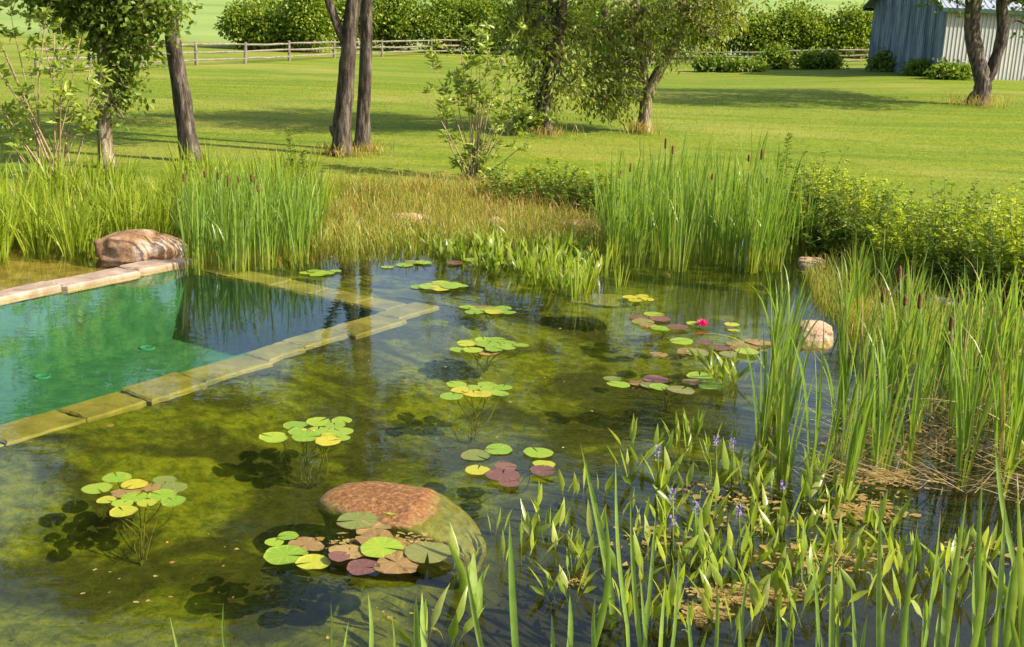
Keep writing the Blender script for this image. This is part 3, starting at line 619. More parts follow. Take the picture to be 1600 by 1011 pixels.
# ------------------------------------------------------------------ shrubs with bare stems and whorled leaves
def stem_shrub(base, ends, label, leafm, L=.17, W=.055, rad=.014, wh=(3, 10)):
    base = np.array(base); o = empty('shrub', base); tag(o, label, 'shrub'); ms = MB(); ml = MB()
    for (bx, tip) in ends:
        a = np.array(bx); t = np.array(tip) - base; md = (a + t) / 2 + rng.normal(size=3) * [.06, .06, .02]
        c = curve([a, md, t], 10); tube(ms, c, np.linspace(rad, rad * .35, 10), 6)
        k = rng.integers(*wh)
        for j in range(k):
            s = rng.uniform(.62, 1) if j else 1.0; q = c[min(9, int(s * 9))]; e = q + rng.normal(size=3) * [.22, .22, .14] + [0, 0, .12]
            tube(ms, [q, (q + e) / 2 + [0, 0, -.02], e], [rad * .35, rad * .3, rad * .2], 4)
            for cpt in (e, (q + e) / 2):
                nl = 11; ax = rng.normal(size=(nl, 3)) * [1, 1, .5] + [0, 0, .35]; leaves(ml, np.tile(cpt, (nl, 1)) + rng.normal(size=(nl, 3)) * .025, ax, L * rng.uniform(.6, 1.2, nl), W * rng.uniform(.8, 1.2, nl))
    ms.build('stem', M['twig'], o); ml.build('foliage', leafm, o)
b_ = ground(85, 282); dy = b_[1]; ends = []
for px, py in ((5, 75), (20, 40), (45, 95), (60, 30), (85, 55), (105, 90), (125, 60), (140, 110), (150, 150), (95, 140), (30, 150), (60, 185), (115, 170), (5, 190), (-25, 120), (165, 125), (75, 5), (25, 215), (130, 205), (-40, 60), (-20, 20)):
    ends.append((rng.normal(size=3) * [.18, .12, 0], trunkpts(None, [(px, py)], dy + rng.normal() * .3)[0]))
stem_shrub(b_, ends, 'tall light green many stemmed shrub at the far left edge', M['shrub_leaf'], L=.20, W=.068, rad=.019, wh=(2, 4))
b_ = ground(742, 282); dy = b_[1]; ends = []
for px, py in ((675, 100), (665, 145), (690, 165), (710, 110), (720, 75), (735, 60), (750, 70), (765, 75), (785, 85), (775, 115), (800, 120), (790, 170), (810, 165), (700, 190), (745, 110), (760, 150), (730, 130), (825, 220), (770, 195)):
    ends.append((rng.normal(size=3) * [.08, .08, 0], trunkpts(None, [(px, py)], dy + rng.normal() * .25)[0]))
for px, py in ((735, 235), (755, 245), (765, 260), (750, 225), (725, 260)): ends.append((rng.normal(size=3) * [.15, .1, 0], trunkpts(None, [(px, py)], dy)[0]))
stem_shrub(b_, ends, 'slender many stemmed green shrub on the far bank at centre', M['shrub_leaf'], .18, .058, .017, wh=(2, 5))
b_ = ground(825, 212); dy = b_[1]
stem_shrub(b_, [(rng.normal(size=3) * .08, trunkpts(None, [(x_, y_)], dy)[0]) for x_, y_ in ((820, 190), (835, 185), (812, 200), (840, 195), (828, 178))], 'small leafy sapling beside the foot of the olive tree', M['shrub_leaf'], .2, .08)
# tall feathery weeds
for px, py, tx, ty, lb in ((455, 300, 453, 202, 'tall feathery green weed above the left cattails'), (474, 302, 473, 236, 'shorter feathery weed just right of the tall one'), (1228, 318, 1233, 208, 'tall feathery weed right of the central cattail stand'), (1219, 318, 1218, 240, 'shorter feathery weed beside the tall weed at right')):
    b_ = ground(px, py); tip = trunkpts(None, [(tx, ty)], b_[1])[0] - b_; mb = MB(); o = empty('weed', b_); tag(o, lb, 'weed')
    c = curve([[0, 0, 0], tip * .5 + rng.normal(size=3) * .03, tip], 20); tube(mb, c, np.linspace(.008, .003, 20), 5); mb.build('stem', M['stem'], o); mb = MB()
    k = 170; s = rng.uniform(.3, 1, k) ** .9; q = np.stack([np.interp(s, np.linspace(0, 1, 20), c[:, j]) for j in range(3)], -1); an = rng.uniform(0, 6.28, k)
    leaves(mb, q, np.stack([np.cos(an), np.sin(an), np.full(k, .35)], -1), .14 * (1.15 - .6 * s), .022); mb.build('foliage', M['fern_dark'], o)

# ------------------------------------------------------------------ bushes beyond the fence, along the barn and on the bank
def bush(base, rx, ry, rz, label, leafm, n, L, W, group=None, k=9, name='bush', cat='bush', droop=.1):
    base = np.array(base); o = empty(name, base); tag(o, label, cat, group); cl = []
    for i in range(k):
        a = rng.uniform(0, 6.28); q = math.sqrt(rng.uniform(0, 1)) * .7; z = rng.uniform(.3, .78) * (1 - .35 * q); s = rng.uniform(.32, .5)
        cl.append(((math.cos(a) * q * rx, math.sin(a) * q * ry, z * rz), (rx * s, ry * s, rz * s * .75)))
    mb = MB()
    for c, r_ in cl: tube(mb, curve([[c[0] * .2, c[1] * .2, -.1], [c[0] * .6, c[1] * .6, c[2] * .6], c], 6), np.linspace(.03, .01, 6) * max(1, rz / 1.5), 5)
    mb.build('stem', M['twig'], o); crown_mesh(cl, n, L, W, droop, shell=.6).build('foliage', leafm, o)
hg = 'bushes along the far side of the fence'
for px, py, wpx, hpx, lb in ((395, 62, 80, 42, 'leftmost rounded bush behind the left fence'), (432, 60, 90, 70, 'tall rounded bush beside the leftmost one behind the fence'), (485, 66, 80, 60, 'bush behind the fence left of the forked trunk'), (545, 62, 90, 62, 'bush behind the forked trunk beyond the fence'), (615, 62, 90, 70, 'bush beyond the fence right of the slim trunk'), (690, 62, 90, 66, 'bush beyond the fence behind the slender centre shrub'), (760, 62, 90, 75, 'bush beyond the fence left of the olive tree'), (840, 64, 90, 80, 'bush beyond the fence hidden behind the olive tree'), (925, 66, 90, 80, 'bush beyond the fence behind the pale tree crown'), (1010, 70, 90, 70, 'bush beyond the fence behind the pale forked trunk'),
    (1110, 66, 90, 60, 'bush right of the pale tree crown beyond the fence'), (1195, 58, 80, 48, 'bright bush on the slope left of the barn'), (1240, 50, 80, 44, 'broad bush on the slope behind the right fence'), (1290, 55, 80, 40, 'bush on the slope second nearest the barn'), (1338, 60, 70, 42, 'bush on the slope nearest the barn gable')):
    p = P(px, py + 14, .3); p = p * (92 / p[1]) if p[1] > 92 else p; k_ = mpp([p[0], p[1], 0]); p = np.array([p[0], p[1], gz(p[0], p[1])])
    bush(p, wpx * k_ * .62, wpx * k_ * .5, (hpx * 1.25 + rng.uniform(4, 34)) * k_, lb, M['hedge'], 8200, .27, .19, None, 15)
for i, (px, py, wpx, hpx, lb) in enumerate(((1395, 112, 62, 26, 'dark weedy bush at the foot of the barn gable'), (1440, 118, 46, 14, 'low weedy clump under the barn corner'), (1490, 124, 60, 15, 'low green weeds along the barn side wall left of the twin trunk'), (1585, 124, 60, 16, 'low green weeds along the barn wall right of the twin trunk'), (1280, 108, 60, 20, 'dark weedy bush on the right fence next to the barn'), (1210, 108, 46, 24, 'green bush covering the middle of the right fence'), (1112, 112, 36, 18, 'small green bush by the left post of the right fence'), (1160, 112, 50, 12, 'low weeds under the right fence'))):
    p = ground(px, py); k_ = mpp(p); bush(p, wpx * k_ * .55, wpx * k_ * .35, hpx * k_ * 1.25, lb, M['fern_dark'], 2200, .26, .16, None, 8)

def plume_bush(base, rx, ry, h, label, leafm, ns, L, group=None):
    base = np.array(base); o = empty('leafy_shrub', base); tag(o, label, 'shrub', group); ms = MB(); ml = MB()
    for i in range(ns):
        a = rng.uniform(0, 6.28); q = math.sqrt(rng.uniform(0, 1)); b_ = np.array([math.cos(a) * q * rx * .55, math.sin(a) * q * ry * .55, -.05]); hh = h * rng.uniform(.5, 1.45) * (1 - .3 * q * q)
        t = b_ + np.array([math.cos(a) * q * rx * .6, math.sin(a) * q * ry * .6, hh]) + rng.normal(size=3) * .06; c = curve([b_, (b_ + t) / 2 + [0, 0, hh * .12], t + [0, 0, 0]], 9)
        tube(ms, c, np.linspace(.006, .002, 9), 4, cap=False); k = 30; s = rng.uniform(.2, 1, k); qv = np.stack([np.interp(s, np.linspace(0, 1, 9), c[:, j]) for j in range(3)], -1); an = rng.uniform(0, 6.28, k)
        leaves(ml, qv, np.stack([np.cos(an), np.sin(an), rng.uniform(-.2, .7, k)], -1), L * (1.35 - .75 * s) * rng.uniform(.7, 1.2, k), L * .27)
    ms.build('stem', M['stem'], o); ml.build('foliage', leafm, o)
gS = 'leafy shrubs along the right bank'
for px, py, wpx, h, mt in ((1262, 360, 80, .75, 'fern_dark'), (1305, 375, 90, .8, 'fern'), (1350, 385, 90, .75, 'fern_dark'), (1300, 395, 70, .6, 'fern_dark'), (1395, 400, 100, .85, 'fern_dark'), (1440, 410, 100, .85, 'fern'), (1490, 430, 100, .85, 'fern_dark'), (1545, 440, 110, .9, 'fern'), (1600, 455, 120, .9, 'fern'), (1560, 470, 90, .7, 'fern_dark'), (1420, 435, 80, .6, 'fern'), (1350, 345, 80, .5, 'fern'), (1440, 370, 90, .55, 'fern'), (1530, 395, 100, .6, 'fern'), (1625, 420, 120, .7, 'fern'), (1280, 335, 70, .5, 'fern'), (1660, 470, 130, .9, 'fern'), (1490, 455, 70, .55, 'fern_dark')):
    p = ground(px, py); w = wpx * mpp(p); plume_bush(p, w * .75, w * .6, h * rng.uniform(.8, 1.45), near(p, ('bright' if mt == 'fern' else 'darker') + ' feathery shrub on the right bank,', [('small pale shore rock', 1268, 410), ('whitish grey rock', 1468, 480), ('tall feathery weed', 1235, 330), ('right picture edge', 1610, 440), ('open mown lawn', 1450, 330)]), M[mt], 62, .115, gS)
gS = 'leafy shrubs on the far bank at centre'
for px, py, wpx, h, mt in ((790, 312, 60, .5, 'fern_dark'), (830, 305, 60, .5, 'fern'), (870, 318, 70, .6, 'fern_dark'), (905, 325, 60, .55, 'fern_dark'), (930, 305, 60, .5, 'fern'), (880, 300, 60, .4, 'fern'), (955, 330, 60, .5, 'fern_dark')):
    p = ground(px, py); w = wpx * mpp(p); plume_bush(p, w * .7, w * .5, h, near(p, ('bright' if mt == 'fern' else 'dark') + ' low shrub on the far bank,', [('slender centre shrub', 745, 290), ('central cattails', 960, 340), ('low tan rock', 905, 352), ('dry sedge', 830, 335)]), M[mt], 40, .10, gS)

# ------------------------------------------------------------------ grass
mb = MB(); n = 120000
yy = 17.5 + 34 * rng.uniform(0, 1, n) ** 1.5; xx = rng.uniform(-.62, .62, n) * yy + rng.normal(size=n) * 1.0
ok = sdf(xx, yy) < -.25; xx, yy = xx[ok], yy[ok]; n = len(xx); zz = zmap(xx, yy)
blades(mb, np.stack([xx, yy, zz], -1), rng.uniform(.018, .045, n), .008 + .0006 * (yy - 17), rng.uniform(0, 6.28, n), rng.uniform(0, .6, n), 0, rng.uniform(0, 6.28, n), 1, 'tri')
tag(mb.build('lawn_grass', M['grass_blade']), 'short mown grass covering the lawn behind the pond', 'grass', kind='stuff')
mb = MB(); n = 16000; s_ = rng.uniform(0, 15, n); i_ = s_.astype(int); f_ = s_ - i_; pts = shore[i_] * (1 - f_)[:, None] + shore[i_ + 1] * f_[:, None]
pts = pts + np.stack([rng.normal(size=n) * .3, rng.uniform(-.2, 2.4, n)], -1); ok = sdf(pts[:, 0], pts[:, 1]) < .05; pts = pts[ok]; n = len(pts)
blades(mb, np.stack([pts[:, 0], pts[:, 1], zmap(pts[:, 0], pts[:, 1]) - .02], -1), rng.uniform(.12, .38, n), .010, rng.uniform(0, 6.28, n), rng.uniform(0, .4, n), rng.uniform(0, .6, n), rng.uniform(0, 6.28, n), 3)
tag(mb.build('bank_grass', M['sedge']), 'rough green grass fringing the pond bank', 'grass', kind='stuff')
def field(name, mt, region, n, h, w, label, z=None, lean=.2, droop=.3, seg=4):
    mb = MB(); poly = np.array(region, float); lo_, hi_ = poly.min(0), poly.max(0); q = rng.uniform(lo_, hi_, (n * 3, 2)); q = q[sdf(q[:, 0], q[:, 1], poly) > 0][:n]; n = len(q)
    b_ = np.array([P(a, c, .03 if z is None else z) for a, c in q]); b_[:, 2] = np.maximum(zmap(b_[:, 0], b_[:, 1]), -.1) - .02
    blades(mb, b_, rng.uniform(*h, n), w, rng.uniform(0, 6.28, n), rng.uniform(0, lean, n), rng.uniform(0, droop, n) ** 1.0, rng.uniform(0, 6.28, n), seg)
    return tag(mb.build(name, M[mt]), label, 'grass', kind='stuff')
field('dry_sedge', 'dry_sedge', [(500, 350), (560, 318), (700, 305), (800, 318), (940, 345), (960, 372), (800, 368), (640, 372), (520, 372)], 4200, (.2, .5), .011, 'russet dry sedge along the far shore at centre', .03, .35, .5)
field('sedge', 'sedge', [(480, 385), (490, 320), (560, 315), (640, 330), (700, 345), (930, 352), (960, 385), (800, 382), (640, 388), (540, 396)], 4200, (.25, .6), .012, 'yellow green sedge mixed into the far shore', .03, .3, .4)
field('sedge', 'sedge', [(1255, 425), (1330, 405), (1420, 450), (1480, 500), (1440, 560), (1330, 520), (1280, 480)], 2600, (.25, .5), .010, 'fine sedge among the right hand cattails', .0, .3, .4)

# ------------------------------------------------------------------ reed, cattail and iris clumps
def clump_mesh(name, k, h, w, mt, spread, lean=.16, droop=.25, fold=0.0, seg=5, prof='reed'):
    mb = MB(); a = rng.uniform(0, 6.28, k); r_ = spread * np.sqrt(rng.uniform(0, 1, k)); b_ = np.stack([np.cos(a) * r_, np.sin(a) * r_, np.full(k, -.12)], -1)
    d = np.where(rng.uniform(size=k) < .25, rng.uniform(.3, 1, k) * droop * 2, rng.uniform(0, .35, k) * droop)
    blades(mb, b_, h * rng.uniform(.6, 1.08, k), w * rng.uniform(.7, 1.2, k), a + rng.normal(size=k) * .6, rng.uniform(0, lean, k), d, rng.uniform(0, 6.28, k), seg, prof, fold=fold)
    return mb.mesh(name, mt)
def scatter(region, n, mind=0.0, z=0.0):
    poly = np.array(region, float); lo_, hi_ = poly.min(0), poly.max(0); out = []; tries = 0
    while len(out) < n and tries < 60000:
        tries += 1; q = rng.uniform(lo_, hi_)
        if sdf(q[0:1], q[1:2], poly)[0] <= 0: continue
        p = P(q[0], q[1], z)
        if mind and any((p[0] - o[0]) ** 2 + (p[1] - o[1]) ** 2 < mind * mind for o in out): continue
        out.append(p)
    return out
def stand(name, cat, meshes, pts, label, group, s=(.85, 1.12), marks=None):
    for i, p in enumerate(pts):
        z = max(gz(p[0], p[1]), 0) ; o = link(name, meshes[i % len(meshes)], None, (p[0], p[1], z), rng.uniform(0, 6.28), float(rng.uniform(*s))); tag(o, near(p, label, marks) if marks else label, cat, group)
CM = [clump_mesh('cattail_clump', 20, 1.45, .022, M['cattail_leaf'], .13) for _ in range(6)]
IM = [clump_mesh('iris_clump', 34, .98, .026, M['iris_leaf'], .17, .38, .35) for _ in range(6)]
stand('iris_clump', 'iris', IM, scatter([(-80, 402), (-80, 335), (100, 330), (300, 320), (505, 318), (510, 350), (300, 362), (290, 392), (180, 388), (150, 398)], 105, .13), 'arching iris clump in the left reed bed,', 'iris clumps in the left reed bed', marks=[('tan boulder', 215, 390), ('light green shrub', 60, 330), ('leaning trunk', 300, 330), ('ivy clad tree', 167, 335), ('feathery weed', 460, 325), ('brown shallows', 30, 395)])
stand('cattail_clump', 'cattail', CM, scatter([(288, 418), (285, 365), (380, 345), (500, 350), (495, 392), (440, 414), (360, 420)], 52, .16), 'slender cattail clump in the stand behind the pool,', 'cattail clumps behind the pool', (.8, 1.0), [('pool corner', 290, 425), ('lone small lily plant', 497, 425), ('far pool edge', 390, 440), ('feathery weeds', 465, 330), ('leaning trunk', 300, 340)])
stand('cattail_clump', 'cattail', CM, scatter([(945, 402), (940, 350), (1050, 330), (1180, 340), (1255, 380), (1255, 415), (1160, 412), (1100, 398), (1040, 412)], 62, .16), 'slender cattail clump in the tall central stand,', 'cattail clumps in the central stand', (.92, 1.18), [('small pale shore rock', 1268, 410), ('tall feathery weed', 1226, 330), ('flat submerged stone', 960, 440), ('pale forked tree', 1005, 330), ('low bank shrubs', 935, 345), ('sunlit open water', 1120, 430)])
# individual leaves for the near cattails
CL = []
for i in range(16):
    mb = MB(); blades(mb, [[0, 0, -.15]], 1.5 * rng.uniform(.75, 1.1), .025 * rng.uniform(.75, 1.25), 0, rng.uniform(.0, .13), [0, .08, .05, .12, .5, .1][i % 6] * rng.uniform(.5, 1.2), rng.uniform(0, 6.28), 8, 'reed', .8, .35); CL.append(mb.mesh('leaf', M['cattail_leaf']))
CD = []
for q_ in CL[:6]: q2 = q_.copy(); q2.materials.clear(); q2.materials.append(M['dead_reed']); CD.append(q2)
for i in range(6):
    mb = MB(); blades(mb, [[0, 0, -.15]], 1.3 * rng.uniform(.6, 1), .02, 0, rng.uniform(.2, .5), rng.uniform(.4, .9), rng.uniform(0, 6.28), 10, 'reed', 1.5, .3); CD.append(mb.mesh('leaf', M['dead_reed'] if i % 2 else M['cattail_leaf']))
def leafy(name, cat, p, k, spread, label, group, meshes, s=(.8, 1.1), tilt=.05):
    o = empty(name, p); tag(o, label, cat, group)
    for j in range(k):
        a = rng.uniform(0, 6.28); r_ = spread * math.sqrt(rng.uniform(0, 1)); c = link('leaf', meshes[rng.integers(len(meshes))], o, (math.cos(a) * r_, math.sin(a) * r_, 0), a + rng.normal() * .5, float(rng.uniform(*s)))
        c.rotation_euler[0] = rng.normal() * tilt; c.rotation_euler[1] = rng.normal() * tilt
    return o
gC = 'near cattail clumps on the right'
CMK = [('pinkish rounded rock', 1270, 520), ('whitish grey rock', 1468, 480), ('half hidden pale rock', 1500, 592), ('flattened dead reed litter', 1420, 715), ('purple padded lily plant', 1090, 600), ('feathery green bank', 1600, 520), ('violet flower spikes', 1210, 740), ('right picture edge', 1640, 660)]
pts = scatter([(1190, 640), (1225, 560), (1300, 500), (1330, 440), (1430, 470), (1560, 560), (1640, 640), (1640, 760), (1500, 745), (1380, 735), (1270, 760), (1225, 700)], 96, .15)
gap_ = lambda p: (lambda q: (1228 < q[0] < 1312 and 505 < q[1] < 700) or (1432 < q[0] < 1502 and 480 < q[1] < 585))(px_of(p))
pts = [p for p in pts if not gap_(p)]
for p in pts: leafy('cattail_clump', 'cattail', p, int(rng.integers(7, 11)), .05, near(p, 'near right hand cattail clump', CMK), gC, CL * 5 + CD, (lambda q: (.52 + .3 * q, .74 + .3 * q))(float(sstep(14, 10.5, p[1]))))
for (px, py, h) in ((1190, 700, .9), (1205, 620, .95), (1225, 745, .95), (1320, 770, .85), (1375, 735, 1.0)): leafy('cattail_clump', 'cattail', P(px, py, 0), 10, .045, near(P(px, py, 0), 'near right hand cattail clump', CMK), gC, CL, (h * .8, h * 1.08))
# arching leaves over the water
mb = MB(); blades(mb, [[0, 0, -.1], [.05, .05, -.1]], [1.35, 1.25], .028, [3.3, 3.2], [.12, .18], [.75, .8], [1.2, 1.3], 14, 'reed', .2, .3); tag(mb.build('cattail_clump', M['cattail_leaf'], None, loc=P(1208, 640, 0)), 'two arching cattail leaves bent left over the open water', 'cattail')
mb = MB(); k = 700; q = scatter([(1240, 760), (1300, 640), (1420, 600), (1640, 640), (1640, 800), (1500, 770)], k); b_ = np.array(q); b_[:, 2] = .01
blades(mb, b_, rng.uniform(.15, .6, k), .012, rng.normal(size=k) * .8 + 3.14 * (rng.uniform(size=k) < .5), rng.uniform(.93, .99, k), 0, rng.uniform(0, 6.28, k), 2); tag(mb.build('reed_litter', M['dead_reed']), 'dead tan reed stalks lying on the water under the right cattails', 'reed litter', kind='stuff')
# brown cattail spikes
def spike(px, py, base_y, lpx, label, seed=M['seed']):
    # the head is seen at (px, py); it grows from the stand at photo row base_y
    b_ = P(px, base_y, 0); t = trunkpts(None, [(px, py)], b_[1])[0] - b_; k_ = mpp(b_); o = empty('cattail', b_); tag(o, label, 'cattail', 'brown cattail spikes'); t[0] += 0
    mb = MB(); tube(mb, [[0, 0, -.1], t * .5 + [.01, 0, 0], t + [0, 0, lpx * k_ * .5]], [.006, .006, .003], 5); mb.build('stalk', M['cattail_leaf'], o)
    mb = MB(); n = 9; s = np.linspace(-.5, .5, n); tube(mb, t + np.stack([s * 0, s * 0, s * lpx * k_], -1), .018 * np.sqrt(np.clip(1 - (2 * s) ** 6, .05, 1)), 10, .05); mb.build('seed_head', seed, o)
for px, py, lp in ((287, 277, 14), (320, 272, 12), (341, 275, 12), (356, 283, 20), (393, 278, 13), (402, 293, 14), (373, 281, 9)): spike(px, py, 395, lp, 'brown cattail spike rising from the stand behind the pool')
for px, py, lp in ((1040, 224, 18), (1051, 234, 14), (1190, 241, 18), (1170, 247, 12), (1113, 276, 11), (1199, 282, 10), (985, 262, 14), (969, 273, 14)): spike(px, py, 380, lp, 'dark brown cattail spike above the tall central stand')
for px, py, lp, by in ((1405, 428, 26, 610), (1380, 461, 26, 650), (1437, 470, 26, 660), (1414, 470, 16, 640), (1486, 506, 24, 700), (1484, 532, 22, 710), (1500, 462, 22, 620), (1553, 492, 14, 650)): spike(px, py, by, lp, 'brown cattail spike among the near right cattails')

# ------------------------------------------------------------------ pickerelweed
PKL = []
for i in range(10):
    mb = MB(); blades(mb, [[0, 0, -.12]], .50 * rng.uniform(.85, 1.15), .082 * rng.uniform(.75, 1.2), 0, rng.uniform(.05, .45), rng.uniform(0, .25), rng.uniform(-.9, .9) + 1.57, 12, 'spear', .5, .3); PKL.append(mb.mesh('leaf', M['pickerel_leaf']))
gP = 'near pickerelweed plants on the right'
PMK = [('tan debris mat', 1175, 930), ('sunken boulder', 690, 810), ('dark red lily pads', 800, 745), ('dead reed litter', 1400, 740), ('small open patch of brown water', 1420, 820), ('bottom right broad blades', 1560, 930), ('bottom centre upright blades', 960, 960), ('violet flower spikes', 1090, 790), ('tallest pale foreground blade', 930, 800), ('near cattails', 1250, 740), ('leaning foreground blades', 1450, 940)]
pts = scatter([(770, 860), (790, 775), (860, 770), (960, 760), (1010, 700), (1100, 680), (1180, 700), (1300, 740), (1330, 800), (1420, 850), (1560, 860), (1620, 960), (1400, 980), (1200, 1010), (1050, 1000), (900, 960), (800, 920)], 175, .085)
fl = [(1028, 705), (1119, 690), (1145, 695), (1231, 670), (1224, 760), (1086, 795), (1155, 800), (1051, 775), (1051, 815)]
for p in pts: leafy('pickerelweed', 'pickerelweed', p, int(rng.integers(2, 5)), .03, near(p, 'spear leaved pickerelweed plant', PMK), gP, PKL, (.42, .80), .2)
for px, py in ((1115, 590), (1130, 600), (1140, 585), (1105, 575), (1150, 600), (1060, 705), (1085, 690), (985, 700), (660, 1010), (700, 1000), (720, 900)): leafy('pickerelweed', 'pickerelweed', P(px, py, 0), 5, .04, 'small green leaf tuft standing apart at the rim of the right foreground plants', 'outlying leaf tufts', PKL, (.6, .85), .15)
for px, py in fl:
    b_ = P(px - 2, py + 70, 0); t = trunkpts(None, [(px, py)], b_[1])[0] - b_
    o = leafy('pickerelweed', 'pickerelweed', b_, 3, .03, 'flowering pickerelweed with a violet spike in the right foreground', 'flowering pickerelweed plants', PKL, (.7, .95), .1)
    mb = MB(); tube(mb, [[0, 0, -.1], t * .5 + [.01, .01, 0], t], [.006, .006, .004], 5); mb.build('stalk', M['pickerel_leaf'], o)
    mb = MB(); k = 46; an = rng.uniform(0, 6.28, k); s = rng.uniform(-1, 1, k); q = t + np.stack([np.cos(an) * .012, np.sin(an) * .012, s * .045], -1); leaves(mb, q, np.stack([np.cos(an), np.sin(an), np.full(k, .4)], -1), .016, .013); mb.build('flower_spike', M['purple'], o)
PKM = []
for i in range(7): PKM.append(clump_mesh('pickerelweed', 6, .52, .085, M['pickerel_leaf'], .07, .4, .2, .3, 9, 'spear'))
stand('pickerelweed', 'pickerelweed', PKM, scatter([(610, 402), (640, 378), (760, 375), (900, 388), (945, 400), (930, 450), (880, 458), (800, 432), (700, 408)], 88, .12), 'pickerelweed in the far shore bed,', 'far pickerelweed plants', (.6, 1.0), [('flat pink rock', 637, 350), ('small pinkish rock', 776, 352), ('thin string of pads', 650, 412), ('flat submerged stone', 950, 450), ('low tan rock', 905, 360), ('low leaf tufts', 870, 445), ('slender centre shrub', 745, 385)])
stand('iris_clump', 'iris', [clump_mesh('iris_clump', 10, .62, .03, M['iris_leaf'], .08, .3, .2) for _ in range(3)], [P(x_, y_, 0) for x_, y_ in ((815, 432), (835, 428), (858, 438), (880, 445), (905, 462), (918, 455), (895, 440), (970, 448), (945, 420), (960, 405), (870, 425), (842, 445))], 'low bright leaf tuft at the water edge of the far pickerelweed bed', 'low leaf tufts by the far bed', (.7, 1.1))

# ------------------------------------------------------------------ foreground blades
FL = []
for i in range(14):
    mb = MB(); blades(mb, [[0, 0, -.1]], rng.uniform(.8, 1.05), .030 * rng.uniform(.75, 1.3), 0, rng.uniform(.0, .16), rng.uniform(0, .12), rng.uniform(-.8, .8) + 1.57, 9, 'reed', .5, .3); FL.append(mb.mesh('leaf', M['front_leaf']))
def front_blade(o, tipx, tipy, bx, by, w=.03):
    b_ = P(bx, by, 0); t = trunkpts(None, [(tipx, tipy)], b_[1] + rng.uniform(-.1, .15))[0] - b_; mb = MB()
    n = 10; s = np.linspace(0, 1, n); bend = rng.normal() * .02
    c = s[:, None] * t + np.stack([np.sin(s * 3.14) * bend, s * 0, s * 0], -1); c[0, 2] -= .1
    hw = (w * .66 * ((.8 + .4 * s) * (1 - s ** 2.6) + .02))[:, None]; ya = rng.uniform(-.7, .7); wd = np.array([math.cos(ya), math.sin(ya), 0]); nd = np.array([-math.sin(ya), math.cos(ya), 0])
    v = np.stack([c - wd * hw, c + nd * hw * .35, c + wd * hw], 1); mb.add(v.reshape(-1, 3), grid_faces(n, 3), np.repeat(s, 3)); ob = mb.build('leaf', M['front_leaf'], o, loc=b_ - np.array(o.location)); return ob
groups_f = [((770, 1030), [(907, 693, 960, 960, .034), (962, 715, 985, 1010, .024), (945, 790, 918, 1040, .034), (796, 812, 808, 1050, .034), (725, 868, 762, 1060, .026), (698, 842, 725, 905, .05), (740, 862, 742, 930, .05), (766, 880, 750, 935, .04)], 'cluster of broad pale green blades left in the foreground'),
    ((1020, 1080), [(890, 925, 880, 1080, .03), (862, 960, 866, 1080, .024), (985, 770, 1010, 1080, .022), (1025, 798, 1008, 1000, .02), (1040, 905, 1030, 1090, .028), (1000, 900, 1010, 1090, .02), (930, 930, 940, 1080, .022), (1060, 870, 1040, 1080, .02), (1075, 935, 1090, 1080, .02)], 'cluster of upright blades at bottom centre of the foreground'),
    ((1290, 1090), [(1271, 880, 1272, 1090, .024), (1303, 850, 1300, 1090, .026), (1330, 915, 1334, 1090, .024), (1376, 772, 1375, 1090, .024), (1388, 940, 1395, 1090, .026), (1434, 815, 1400, 1090, .024), (1355, 960, 1345, 1090, .02), (1312, 935, 1310, 1090, .018), (1282, 985, 1285, 1090, .02)], 'cluster of tall upright blades right of the foreground debris mat'),
    ((1450, 1090), [(1470, 800, 1430, 1090, .022), (1511, 772, 1470, 1060, .03), (1541, 850, 1500, 1090, .03), (1477, 880, 1470, 1090, .026), (1467, 955, 1466, 1090, .038), (1420, 950, 1425, 1090, .02), (1445, 930, 1440, 1090, .022), (1500, 960, 1492, 1090, .026), (1522, 870, 1530, 1090, .024)], 'cluster of leaning blades in the foreground second from the right edge'),
    ((1560, 1090), [(1535, 740, 1545, 1090, .030), (1555, 695, 1590, 900, .034), (1570, 780, 1545, 1090, .03), (1595, 830, 1560, 1090, .04), (1590, 760, 1600, 1090, .034), (1563, 930, 1560, 1090, .03), (1578, 960, 1590, 1090, .04), (1610, 880, 1605, 1090, .04), (1548, 900, 1520, 1090, .026), (1610, 720, 1620, 1000, .03), (1585, 870, 1575, 1090, .03)], 'cluster of tall broad blades at the bottom right edge'),
    ((1180, 1090), [(1155, 945, 1165, 1090, .024), (1173, 880, 1160, 1080, .02), (1120, 900, 1110, 1080, .02), (1240, 955, 1225, 1090, .026), (1195, 975, 1190, 1090, .03), (1215, 940, 1205, 1090, .03), (1105, 985, 1100, 1090, .022)], 'cluster of short blades below the foreground debris mat'),
    ((350, 1090), [(265, 963, 285, 1080, .012), (349, 942, 372, 1080, .018)], 'two lone thin blades rising at the bottom left'),
    ((545, 1090), [(575, 925, 570, 1080, .022), (517, 940, 500, 1090, .014), (545, 970, 548, 1090, .014), (650, 930, 655, 1050, .03), (612, 960, 610, 1080, .012), (660, 925, 668, 1050, .03)], 'few thin blades rising from the water at bottom centre left')]
for (bx, by), bl, lb in groups_f:
    o = empty('bulrush_clump', P(bx, by, 0)); tag(o, lb, 'bulrush')
    for t in bl: front_blade(o, *t)

